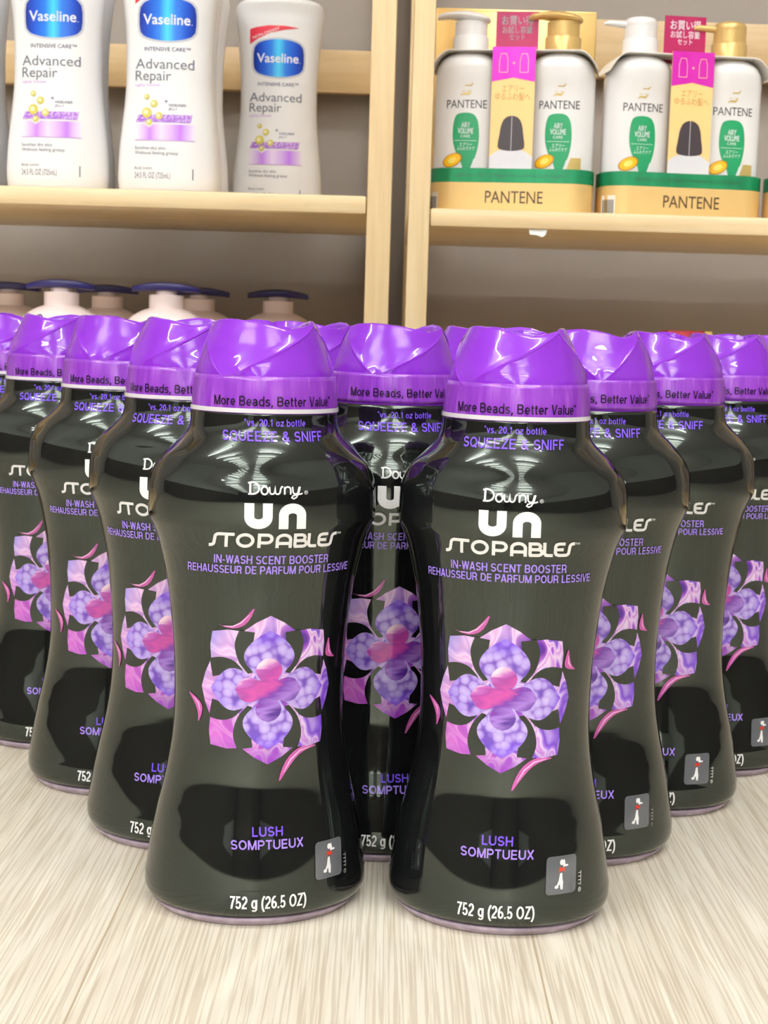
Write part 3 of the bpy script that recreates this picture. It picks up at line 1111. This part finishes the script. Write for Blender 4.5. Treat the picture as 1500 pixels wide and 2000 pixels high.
def mat_lilac_band():
    t = NT('lilac_wave_print')
    u = t.n('ShaderNodeUVMap', uv_map='print')
    sp = t.n('ShaderNodeSeparateXYZ')
    t.l(u.outputs[0], sp.inputs[0])
    x = t.math('ADD', t.math('DIVIDE', sp.outputs[0], 0.048), 0.5)
    c = t.ramp(x, [(0.0, srgb(240, 228, 250)), (0.22, srgb(196, 128, 240)), (0.42, srgb(234, 214, 250)), (0.75, srgb(188, 112, 238)), (1.0, srgb(244, 236, 252))])
    t.l(c, t.b.inputs['Base Color'])
    t.set(Roughness=0.3)
    return t.m
M['lilac_band'] = mat_lilac_band()
def mat_cells():
    t = NT('lilac_cell_print')
    vo = t.n('ShaderNodeTexVoronoi')
    vo.inputs['Scale'].default_value = 620
    t.l(t.uv('print'), vo.inputs['Vector'])
    t.l(t.ramp(vo.outputs['Distance'], [(0.2, srgb(222, 196, 240)), (0.6, srgb(160, 100, 205))]), t.b.inputs['Base Color'])
    t.set(Roughness=0.3)
    return t.m
M['cells'] = mat_cells()

VA = [(0, .0395), (.004, .0420), (.012, .0428), (.035, .0419), (.055, .0398), (.075, .0376), (.095, .0363), (.115, .0362), (.135, .0370), (.155, .0389), (.172, .0409), (.184, .0420), (.1895, .0410), (.1935, .0375), (.1962, .0300), (.1975, .0200), (.198, .0120)]
def va(z):
    return float(pchip(VA, z)[0])
def vb(z):
    return va(z) * float(np.interp(z, [0, .1, .184, .198], [.58, .60, .56, .75]))
def lotion_prints():
    P = Print()
    u0 = -.0265
    # shield
    sh = [(-.0235, .0085), (-.0235, -.0085)] + arc(0, -.0085, .0235, .0085, 200, 340, 12)[1:-1] + [(.0235, -.0085), (.0235, .0085)] + arc(0, .0085, .0235, .0088, 20, 160, 12)[1:-1]
    zc = .1405
    ring = [(x * 1.07, zc + y * 1.09) for x, y in smooth_poly(sh, 1)]
    P.poly(ring, 11, 1)
    P.poly([(x, zc + y) for x, y in smooth_poly(sh, 1)], 0, 2)
    P.text('Vaseline', -.0008, zc - .0038, .0080, .0385, 1, 3, bold=.022)
    P.text('.', .0200, zc - .0038, .0040, .0007, 1, 3)
    P.text('INTENSIVE CARE™', .0, .1153, .0031, .0380, 2, 1, bold=.004)
    P.text('Advanced', u0, .1010, .0080, .0487, 3, 1, bold=0, align='L')
    P.text('Repair', u0, .0915, .0080, .0300, 3, 1, bold=0, align='L')
    P.text('Lightly Scented', u0, .0868, .0022, .0205, 4, 1, align='L')
    for x, z, r in ((-.0165, .0782, .0022), (-.0103, .0726, .0030), (-.0163, .0652, .0042), (-.0060, .0628, .0030), (-.0142, .0576, .0025)):
        P.poly(arc(x, z, r, r, 0, 360, 18)[:-1], 5, 4)
        P.poly(arc(x - r * .2, z + r * .1, r * .5, r * .5, 0, 360, 12)[:-1], 6, 5)
    P.stroke([(-.0018, .0746), (.0012, .0746)], .0005, 2, 1)
    P.stroke([(-.0003, .0731), (-.0003, .0761)], .0005, 2, 1)
    P.text('VASELINE®', .0017, .0706, .0021, .0145, 2, 1, bold=.004, align='L')
    P.text('JELLY', .0017, .0676, .0018, .0075, 2, 1, align='L')
    P.poly([(-.0255, .0575), (.0200, .0575), (.0215, .0640), (-.0235, .0635)], 8, 1)
    P.poly([(-.0262, .0430), (.0236, .0430), (.0236, .0560), (-.0100, .0560), (-.0142, .0530), (-.0185, .0560), (-.0262, .0560)], 7, 1)
    P.stroke([(-.0262, .0427), (.0240, .0427)], .0004, 4, 2)
    P.text('Soothes dry skin.', u0 + .0005, .0352, .0026, .0265, 3, 1, align='L', bold=0)
    P.text('Without feeling greasy', u0 + .0005, .0312, .0026, .0365, 3, 1, align='L', bold=0)
    P.text('Body Lotion', u0 + .0005, .0190, .0022, .0150, 3, 1, align='L')
    P.text('24.5 FL OZ (725mL)', u0 + .0005, .0118, .0046, .0300, 3, 1, align='L', bold=0)
    P.poly([(.0222, .0110), (.0231, .0110), (.0231, .0200), (.0222, .0200)], 10, 1)
    # red flash
    P.poly([(-.0272, .1668), (-.0272, .1530), (-.020, .1578), (-.008, .1633), (.006, .1665), (.019, .1682), (.006, .1700), (-.010, .1700), (-.020, .1686)], 9, 1)
    P.text('NON-GREASY', -.0120, .1620, .0026, .0265, 1, 2, rot=math.radians(20))
    return P

def make_lotion():
    root = bpy.data.objects.new('lotion_bottle', None)
    link(root)
    bm = bmesh.new()
    zs = sorted(set([p[0] for p in VA] + list(np.linspace(.012, .184, 36)) + [.1915, .1950, .1970]))
    loft(bm, [se_ring(va(z), vb(z), 2.35, z) for z in zs], True, True)
    body = mesh_obj('body', bm, M['lotion_white'], root)
    mats = [M['shield'], M['print_white'], M['navy'], M['grey_text'], M['lilac_text'], M['gold_drop'], M['gold_drop_pale'], M['lilac_band'], M['cells'], M['print_red'], M['grey_text'], M['silver_edge']]
    lotion_prints().finish('front_print', se_front(va, vb, 2.35), mats, body, .004, .006)
    bm = bmesh.new()
    lathe(bm, [(.0115, .1975), (.0160, .1985), (.0160, .2110), (.0150, .2125), (.0062, .2130), (.0062, .2270), (.0120, .2275), (.0130, .2300), (.0130, .2370), (.0105, .2395)], 40)
    pump = mesh_obj('pump', bm, M['lotion_white'], root, sharp=35)
    bm = bmesh.new()
    rings = []
    for x, zz, r in ((.008, .2345, .0055), (.020, .2350, .0050), (.034, .2335, .0042), (.040, .2300, .0038)):
        rings.append([Vector((x, r * math.cos(a), zz + r * .8 * math.sin(a))) for a in [2 * math.pi * i / 16 for i in range(16)]])
    loft(bm, rings, True, True)
    mesh_obj('spout', bm, M['lotion_white'], pump)
    return root
M['silver_edge'] = plain('silver_edge_ink', srgb(200, 204, 214), 0.25)
proto_l = make_lotion()
LOT = [
    (-.2845, 1.324, Z_L, 0.5, 'second white lotion bottle from the left edge, nearest row on the left shelf'),
    (-.1905, 1.324, Z_L, 1.0, 'white lotion bottle right of the second, third in the nearest row on the left shelf'),
    (-.3790, 1.324, Z_L, 0.0, 'white lotion bottle cut off by the left picture edge'),
    (-.1115, 1.495, Z_L, 1.5, 'single white lotion bottle further back, nearest the wooden post, its red flash in view'),
    (-.2914, 1.392, Z_L, 0.0, 'white lotion bottle hidden behind the second one, only its grey side edge showing'),
    (-.1960, 1.392, Z_L, 0.0, 'white lotion bottle hidden behind the third one, only its right edge showing'),
    (-.3830, 1.392, Z_L, 0.0, 'white lotion bottle behind the leftmost cut-off one, only its right side showing'),
    (-.1975, 1.460, Z_L, 0.0, 'rearmost white lotion bottle behind the third one, a narrow edge showing'),
]
for i, (x, y, z, rz, lab) in enumerate(LOT):
    o = proto_l if i == 0 else copy_tree(proto_l)
    o.location = (x, y, z)
    o.rotation_euler = (0, 0, math.radians(rz))
    tag(o, lab, 'bottle', 'white lotion bottles on the left shelf')

# ------------------------------------------------------------------ pink bottles with navy pumps
M['pink'] = plain('pale_pink_plastic', srgb(246, 228, 226), 0.35, vary=.02)
M['navy_cap'] = plain('navy_plastic', srgb(34, 30, 96), 0.35)
def make_pink():
    root = bpy.data.objects.new('pump_bottle', None)
    link(root)
    prof = [(0, .036), (.004, .0385), (.06, .0375), (.10, .0360), (.13, .0385), (.150, .0380), (.159, .0362), (.1655, .0318), (.1702, .0255), (.1732, .0195), (.1748, .0150)]
    bm = bmesh.new()
    zs = sorted(set([p[0] for p in prof] + list(np.linspace(.004, .15, 14)) + [.154, .163, .168, .172]))
    loft(bm, [se_ring(float(pchip(prof, z)[0]), float(pchip(prof, z)[0]) * np.interp(z, [0, .15, .1748], [.62, .62, 1.0]), 2.2, z) for z in zs], True, True)
    mesh_obj('body', bm, M['pink'], root)
    bm = bmesh.new()
    lathe(bm, [(.0145, .1735), (.0150, .1740), (.0150, .1855), (.0143, .1863), (.0092, .1865), (.0092, .1955)], 40)
    mesh_obj('collar', bm, M['pink'], root, sharp=35)
    bm = bmesh.new()
    # wide arched paddle-shaped pump head
    N = 24
    top, bot = [], []
    rings = []
    for k in range(N + 1):
        s = -1 + 2 * k / N
        x = s * .0292
        zc = .1975 - .0044 * s * s
        hw = .0140 * math.sqrt(max(.15, 1 - .8 * s * s))
        th = .0078 - .0030 * s * s
        ring = []
        for a in range(16):
            t = 2 * math.pi * a / 16
            c, sn = math.cos(t), math.sin(t)
            ring.append(Vector((x, hw * math.copysign(abs(c) ** .6, c), zc - th / 2 + th / 2 * math.copysign(abs(sn) ** .5, sn))))
        rings.append(ring)
    loft(bm, rings, True, True)
    for sx in (-.0125, .0125):
        add_box(bm, sx - .003, sx + .003, -.006, .006, .1895, .1945)
    hd = mesh_obj('pump_head', bm, M['navy_cap'], root, sharp=40)
    hd['label'] = 'navy arched pump head'
    return root
proto_p = make_pink()
ZP = 0.105
PK = [
    (-.2835, 1.335, 0, 'pink pump bottle with navy head on the lower shelf, leftmost whole one in front'),
    (-.1930, 1.335, 0, 'pink pump bottle with navy head on the lower shelf, right one of the front pair'),
    (-.2740, 1.500, 3, 'pink pump bottle behind the left one of the front pair, dim navy head'),
    (-.1850, 1.500, 3, 'pink pump bottle behind the right one of the front pair, dim navy head'),
    (-.1085, 1.500, 0, 'single dim pump bottle with navy head nearest the wooden post on the lower shelf'),
    (-.3690, 1.500, 3, 'pink pump bottle on the lower shelf cut by the left picture edge'),
]
for i, (x, y, rz, lab) in enumerate(PK):
    o = proto_p if i == 0 else copy_tree(proto_p)
    o.location = (x, y, ZP)
    o.rotation_euler = (0, 0, math.radians(rz))
    tag(o, lab, 'bottle', 'pink pump bottles on the lower left shelf')

# ------------------------------------------------------------------ white and gold gift packs
M['sham_white'] = plain('white_shampoo_plastic', srgb(236, 234, 234), 0.22, vary=.015)
M['gold_plastic'] = plain('pale_gold_plastic', srgb(212, 178, 112), 0.30, metal=0.35, vary=.03)
M['gold_card'] = plain('gold_card', srgb(226, 192, 128), 0.38, metal=0.25, vary=.03)
def mat_foil(name, a, b, metal, rough):
    t = NT(name)
    f = t.noise(t.coord('Object', (90, 90, 4)), 1.0, 2)
    t.l(t.mix(f, a, b), t.b.inputs['Base Color'])
    t.set(Roughness=rough, Metallic=metal)
    return t.m
M['green_foil'] = mat_foil('green_foil', srgb(18, 112, 72), srgb(46, 166, 112), 0.35, 0.25)
M['gold_foil'] = mat_foil('gold_foil', srgb(222, 180, 104), srgb(240, 206, 138), 0.7, 0.28)
M['magenta'] = mat_foil('magenta_card', srgb(158, 18, 78), srgb(172, 24, 88), 0.0, 0.35)
M['magenta_foil'] = mat_foil('magenta_foil', srgb(214, 30, 180), srgb(232, 60, 200), 0.35, 0.2)
M['peach'] = plain('peach_print', srgb(250, 208, 140), 0.4)
M['hair'] = plain('dark_hair_print', srgb(62, 52, 58), 0.35)
M['shirt'] = plain('pale_shirt_print', srgb(222, 222, 228), 0.4)
M['tan_ink'] = plain('tan_ink', srgb(196, 146, 84), 0.4)
M['brown_ink'] = plain('brown_ink', srgb(78, 58, 36), 0.4)
M['charcoal_ink'] = plain('charcoal_ink', srgb(58, 56, 58), 0.4)
M['green_ink'] = plain('green_ink', srgb(22, 146, 92), 0.35)
M['gold_ink'] = plain('gold_ink', srgb(206, 180, 110), 0.3, metal=.3)
M['capsule'] = plain('amber_capsule_print', srgb(246, 188, 30), 0.25)
M['capsule_pale'] = plain('pale_amber_print', srgb(255, 226, 110), 0.25)
M['capsule_deep'] = plain('deep_amber_print', srgb(196, 116, 20), 0.25)
M['white_card'] = plain('white_card', srgb(232, 228, 222), 0.5)

SA = [(0, .0265), (.003, .0285), (.02, .0288), (.085, .0288), (.110, .0286), (.118, .0274), (.1240, .0244), (.1278, .0200), (.1297, .0165), (.1305, .0150)]
def sa(z):
    return float(pchip(SA, z)[0])
def sb(z):
    return sa(z) * float(np.interp(z, [0, .10, .1305], [.70, .70, 1.0]))
def shampoo_prints(gold_square):
    P = Print()
    # PANTENE and its swirl
    P.text('PANTENE', 0, .0846, .0066, .0335, 0, 1, bold=0)
    for k in range(3):
        y = .0950 + k * .0031
        pts = [(-.0055 + k * .0012, y), (-.0028 + k * .001, y + .0014), (.0010 + k * .0008, y + .0010), (.0036 + k * .0008, y + .0036)]
        P.stroke(pts, [.0004, .0016, .0018, .0004], 1, 1)
    # green leaf-shaped patch
    g = [(-.0075, .0805), (.0050, .0810), (.0098, .0755), (.0112, .0640), (.0108, .0545), (.0088, .0450), (.0050, .0370), (.0030, .0300), (-.0010, .0300), (-.0030, .0400), (-.0080, .0480), (-.0108, .0570), (-.0112, .0660), (-.0102, .0755)]
    P.poly(smooth_poly(g, 2), 2, 1)
    P.text('AIRY', -.0003, .0688, .0042, .0072, 3, 2, bold=.02)
    P.text('VOLUME', -.0003, .0638, .0044, .0128, 3, 2, bold=.02)
    P.text('CARE', -.0003, .0605, .0022, .0080, 3, 2)
    P.stroke([(-.0093, .0580), (.0093, .0580)], .0003, 3, 2)
    P.text('エアリー', .0003, .0535, .0024, .0105, 3, 2)
    P.text('ふんわりケア', .0003, .0502, .0024, .0150, 3, 2)
    # amber capsule
    def cap(s, m, l):
        c, sn = math.cos(.42), math.sin(.42)
        pts = arc(0, 0, .0085 * s, .0052 * s, 0, 360, 24)[:-1]
        P.poly([(-.0108 + x * c - y * sn, .0418 + x * sn + y * c) for x, y in pts], m, l)
    cap(1.0, 6, 3)
    cap(.88, 4, 4)
    cap(.45, 5, 5)
    P.stroke([(.0052, .0345), (.0075, .0430)], .0006, 3, 2)
    if gold_square:
        P.poly([(.0070, .0335), (.0195, .0335), (.0195, .0450), (.0110, .0450)], 1, 2)
    return P
def pack_bottle(parent, name, x, pump_mat, gold_square, turned):
    bm = bmesh.new()
    zs = sorted(set([p[0] for p in SA] + list(np.linspace(.003, .105, 14)) + [.11, .12, .125]))
    loft(bm, [se_ring(sa(z), sb(z), 2.4, z, 64) for z in zs], True, True)
    body = mesh_obj(name, bm, M['sham_white'], parent)
    body.location = (x, 0, 0.0012)
    mats = [M['charcoal_ink'], M['gold_ink'], M['green_ink'], M['print_white'], M['capsule'], M['capsule_pale'], M['capsule_deep']]
    shampoo_prints(gold_square).finish('front_print', se_front(sa, sb, 2.4), mats, body, .003, .006)
    bm = bmesh.new()
    lathe(bm, [(.0120, .1300), (.0150, .1303), (.0150, .1445), (.0142, .1455), (.0136, .1457), (.0136, .1560)], 48)
    if turned:
        lathe(bm, [(.0136, .1555), (.0139, .1570), (.0137, .1600), (.0120, .1622), (.0080, .1632)], 48)
        rings = [[Vector((-xx, r * math.cos(a), zz + r * .75 * math.sin(a))) for a in [2 * math.pi * i / 16 for i in range(16)]] for xx, zz, r in ((.010, .1570, .0042), (.018, .1575, .0036), (.027, .1580, .0030), (.0315, .1572, .0014))]
    else:
        lathe(bm, [(.0136, .1555), (.0136, .1572)], 48)
        rings = []
        for xx, zz, hw, ht in ((-.0160, .1592, .0040, .0008), (-.0145, .1595, .0100, .0022), (-.008, .1602, .0132, .0044), (.002, .1616, .0132, .0050), (.010, .1628, .0100, .0040), (.018, .1632, .0072, .0030), (.026, .1622, .0058, .0026), (.0285, .1612, .0040, .0018)):
            rings.append([Vector((-xx, hw * math.cos(a), zz + ht * math.sin(a))) for a in [2 * math.pi * i / 20 for i in range(20)]])
    loft(bm, rings, True, True)
    pump = mesh_obj('pump', bm, pump_mat, body, sharp=40)
    pump['label'] = 'gold pump' if pump_mat is M['gold_plastic'] else 'white pump'
    return body

def rounded_rect(hx, hy, r, n=6):
    out = []
    for ax, ay, a in ((1, 1, 0), (-1, 1, 90), (-1, -1, 180), (1, -1, 270)):
        out += arc(ax * (hx - r), ay * (hy - r), r, r, a, a + 90, n)
    return out
TX, TY = .0690, .0265
def make_pack(turned):
    root = bpy.data.objects.new('shampoo_gift_pack', None)
    link(root)
    pack_bottle(root, 'shampoo_bottle', -.0385, M['sham_white'], False, turned)
    pack_bottle(root, 'conditioner_bottle', .0385, M['gold_plastic'], True, turned)
    # tray of gold card with a green foil band
    rr = rounded_rect(TX, TY, .020)
    bm = bmesh.new()
    def ring(s, z, pts=rr):
        return [Vector((x * s, y * s, z)) for x, y in pts]
    loft(bm, [ring(1, 0), ring(1, .0245), ring(.985, .0245), ring(.985, .002)], True, False)
    tray = mesh_obj('tray', bm, M['gold_card'], root, sharp=50)
    bm = bmesh.new()
    loft(bm, [ring(1.001, .0246), ring(1.001, .0360), ring(.985, .0362), ring(.985, .0246)], False, False)
    band = mesh_obj('foil_band', bm, M['green_foil'], tray, sharp=50)
    band['label'] = 'green foil band'
    P = Print()
    P.text('PANTENE', .004, .0078, .0098, .0480, 0, 1, bold=0)
    P.text('ふわさらシャンプー   とてもよくトリートメント in コンディショナー', 0, .0288, .0026, .092, 1, 1)
    # barcode patch on the left end of the tray
    for k in range(9):
        P.poly([(-.0680 + k * .0008, .001), (-.0680 + k * .0008 + .0004, .001), (-.0680 + k * .0008 + .0004, .013), (-.0680 + k * .0008, .013)], 1, 2)
    P.poly([(-.0685, .0005), (-.0600, .0005), (-.0600, .0165), (-.0685, .0165)], 2, 1)
    def on_tray(u, z, l):
        k = 0.0
        if abs(u) > TX - .020:
            d = min(.020, abs(u) - (TX - .020))
            k = .020 - math.sqrt(max(0, .020 ** 2 - d * d))
        return Vector((u, -TY + k - .00025 - .0001 * l, z))
    P.finish('tray_print', on_tray, [M['brown_ink'], M['charcoal_ink'], M['white_card']], tray, .004, .02)
    # card collar over the shoulders of both bottles
    bm = bmesh.new()
    nx = 48
    rows = []
    for k in range(nx + 1):
        x = -TX + 2 * TX * k / nx
        e = min(1, (TX - abs(x)) / .016)
        z = .1322 - .0150 * (1 - e) ** 2 - .0012 * math.exp(-(x / .012) ** 2)
        rows.append((x, z))
    for (xa, za), (xb, zb) in zip(rows[:-1], rows[1:]):
        for y0, y1 in ((-.0240, .0240),):
            vs = [bm.verts.new(p) for p in ((xa, y0, za), (xb, y0, zb), (xb, y1, zb), (xa, y1, za), (xa, y0, za + .0008), (xb, y0, zb + .0008), (xb, y1, zb + .0008), (xa, y1, za + .0008))]
            for f in ((3, 2, 1, 0), (4, 5, 6, 7), (0, 1, 5, 4), (2, 3, 7, 6), (1, 2, 6, 5), (3, 0, 4, 7)):
                bm.faces.new([vs[i] for i in f])
    bmesh.ops.remove_doubles(bm, verts=bm.verts, dist=1e-6)
    mesh_obj('collar_card', bm, M['white_card'], root, smooth=False)
    # front strip between the bottles
    strip = box_obj('front_strip', (-.0178, .0178, -.0262, -.0250, .0350, .1345), M['peach'], root)
    P = Print()
    P.poly([(-.0178, .1345), (.0178, .1345), (.0178, .1065), (0, .1098), (-.0178, .1065)], 0, 1)
    for x, wdt in ((-.0085, .0068), (.0085, .0068)):
        P.stroke([(x - wdt / 2, .1140), (x - wdt / 2, .1240), (x - wdt / 2 + .0012, .1290), (x + wdt / 2 - .0012, .1290), (x + wdt / 2, .1240), (x + wdt / 2, .1140)], .0004, 1, 2, True)
    P.stroke([(-.0012, .1215), (.0012, .1215)], .0005, 1, 2)
    P.stroke([(0, .1203), (0, .1227)], .0005, 1, 2)
    P.text('エアリー', 0, .0985, .0046, .0180, 2, 1)
    P.text('ゆるふわ髪へ', 0, .0920, .0046, .0290, 2, 1)
    P.poly([(-.0178, .0352), (.0178, .0352), (.0178, .0455), (.0125, .0498), (.0050, .0525), (-.0050, .0525), (-.0125, .0498), (-.0178, .0455)], 4, 1)
    hair = [(-.0108, .0520), (-.0112, .0560), (-.0098, .0640), (-.0090, .0710), (-.0062, .0772), (0, .0795), (.0062, .0772), (.0090, .0710), (.0098, .0640), (.0112, .0560), (.0108, .0520), (.004, .0505), (-.004, .0505)]
    P.poly(smooth_poly(hair, 1), 3, 2)
    P.stroke([(0, .0508), (0, .0792)], .0004, 4, 3)
    P.finish('strip_print', lambda u, z, l: Vector((u, -.0263 - .0001 * l, z)), [M['magenta_foil'], M['peach'], M['tan_ink'], M['hair'], M['shirt']], strip, .05, .05)
    # magenta tag standing up behind the strip
    card = box_obj('header_tag', (-.0178, .0178, .0005, .0015, .1290, .1680), M['magenta'], root)
    card['label'] = 'magenta tag with white Japanese writing'
    P = Print()
    P.text('お買い得', 0, .1575, .0058, .0262, 0, 1, bold=.008)
    P.text('お試し容量', 0, .1506, .0044, .0252, 0, 1, bold=.004)
    P.text('セット', 0, .1450, .0040, .0128, 0, 1, bold=.004)
    P.finish('tag_print', lambda u, z, l: Vector((u, .0003 - .0001 * l, z)), [M['print_white']], card, .05, .05)
    return root
pk_a = make_pack(False)
pk_a.location = (.1000, 1.326, Z_R)
pk_a.rotation_euler = (0, 0, math.radians(-8))
tag(pk_a, 'twin pump gift pack nearest the wooden posts, its pump spouts pointing left', 'gift pack', 'twin pump gift packs on the right shelf')
pk_b = make_pack(True)
pk_b.location = (.2410, 1.326, Z_R)
pk_b.rotation_euler = (0, 0, math.radians(7))
tag(pk_b, 'twin pump gift pack with round-topped pumps, second from the wooden posts', 'gift pack', 'twin pump gift packs on the right shelf')
pk_c = copy_tree(pk_b)
pk_c.location = (.3835, 1.326, Z_R)
tag(pk_c, 'twin pump gift pack cut off by the right picture edge', 'gift pack', 'twin pump gift packs on the right shelf')

gc = thing('gold_carton', 'plain gold foil carton standing behind the left gift pack', 'carton', (.1030, 1.405, Z_R))
box_obj('carton_body', (-.0700, .0700, -.026, .026, 0, .1800), M['gold_foil'], gc, .0012)
P = Print()
P.stroke([(-.069, .178), (.069, .178)], .0006, 0, 1)
P.finish('fold_line', lambda u, z, l: Vector((u, -.0262, z)), [M['gold_card']], gc, .05, .05)

M['red_box'] = plain('red_card', srgb(214, 40, 60), 0.4)
M['yellow_box'] = plain('pale_yellow_card', srgb(246, 214, 120), 0.4)
rb = thing('red_carton', 'red carton with a pale yellow end, its top edge showing above the right-hand caps', 'carton', (.2730, 1.42, ZP))
box_obj('carton_body', (-.0210, .0130, -.02, .02, 0, .1690), M['red_box'], rb, .001)
e = box_obj('carton_end', (.0131, .0200, -.02, .02, 0, .1690), M['yellow_box'], rb, .001)
e['label'] = 'pale yellow end'

# clear price-tag clip stuck under the edge of the right shelf board
def mat_clear():
    t = NT('clear_plastic')
    f = t.noise(t.coord('Object'), 200, 2)
    t.l(t.mix(f, (.9, .9, .9, 1), (1, 1, 1, 1)), t.b.inputs['Base Color'])
    t.set(Roughness=0.15)
    t.b.inputs['Transmission Weight'].default_value = 0.45
    return t.m
M['clear'] = mat_clear()
bm = bmesh.new()
for a, b in (((-.007, .0), (.007, .0)),):
    pts = [(-.0075, 0, 0), (.0075, 0, 0.0004), (.0062, -.0012, -.0040), (.0035, -.0016, -.0062), (-.0012, -.0013, -.0046), (-.0070, -.0012, -.0042)]
    f = [bm.verts.new(p) for p in pts]
    g = [bm.verts.new((p[0], p[1] + .0006, p[2])) for p in pts]
    bm.faces.new(f)
    bm.faces.new(list(reversed(g)))
    for i in range(6):
        j = (i + 1) % 6
        bm.faces.new((f[j], f[i], g[i], g[j]))
clip = mesh_obj('shelf_clip', bm, M['clear'], None, smooth=False)
clip.location = (.1195, YF + .004, Z_R - .0148)
tag(clip, 'small scrap of clear plastic hanging under the right shelf edge', 'plastic scrap')
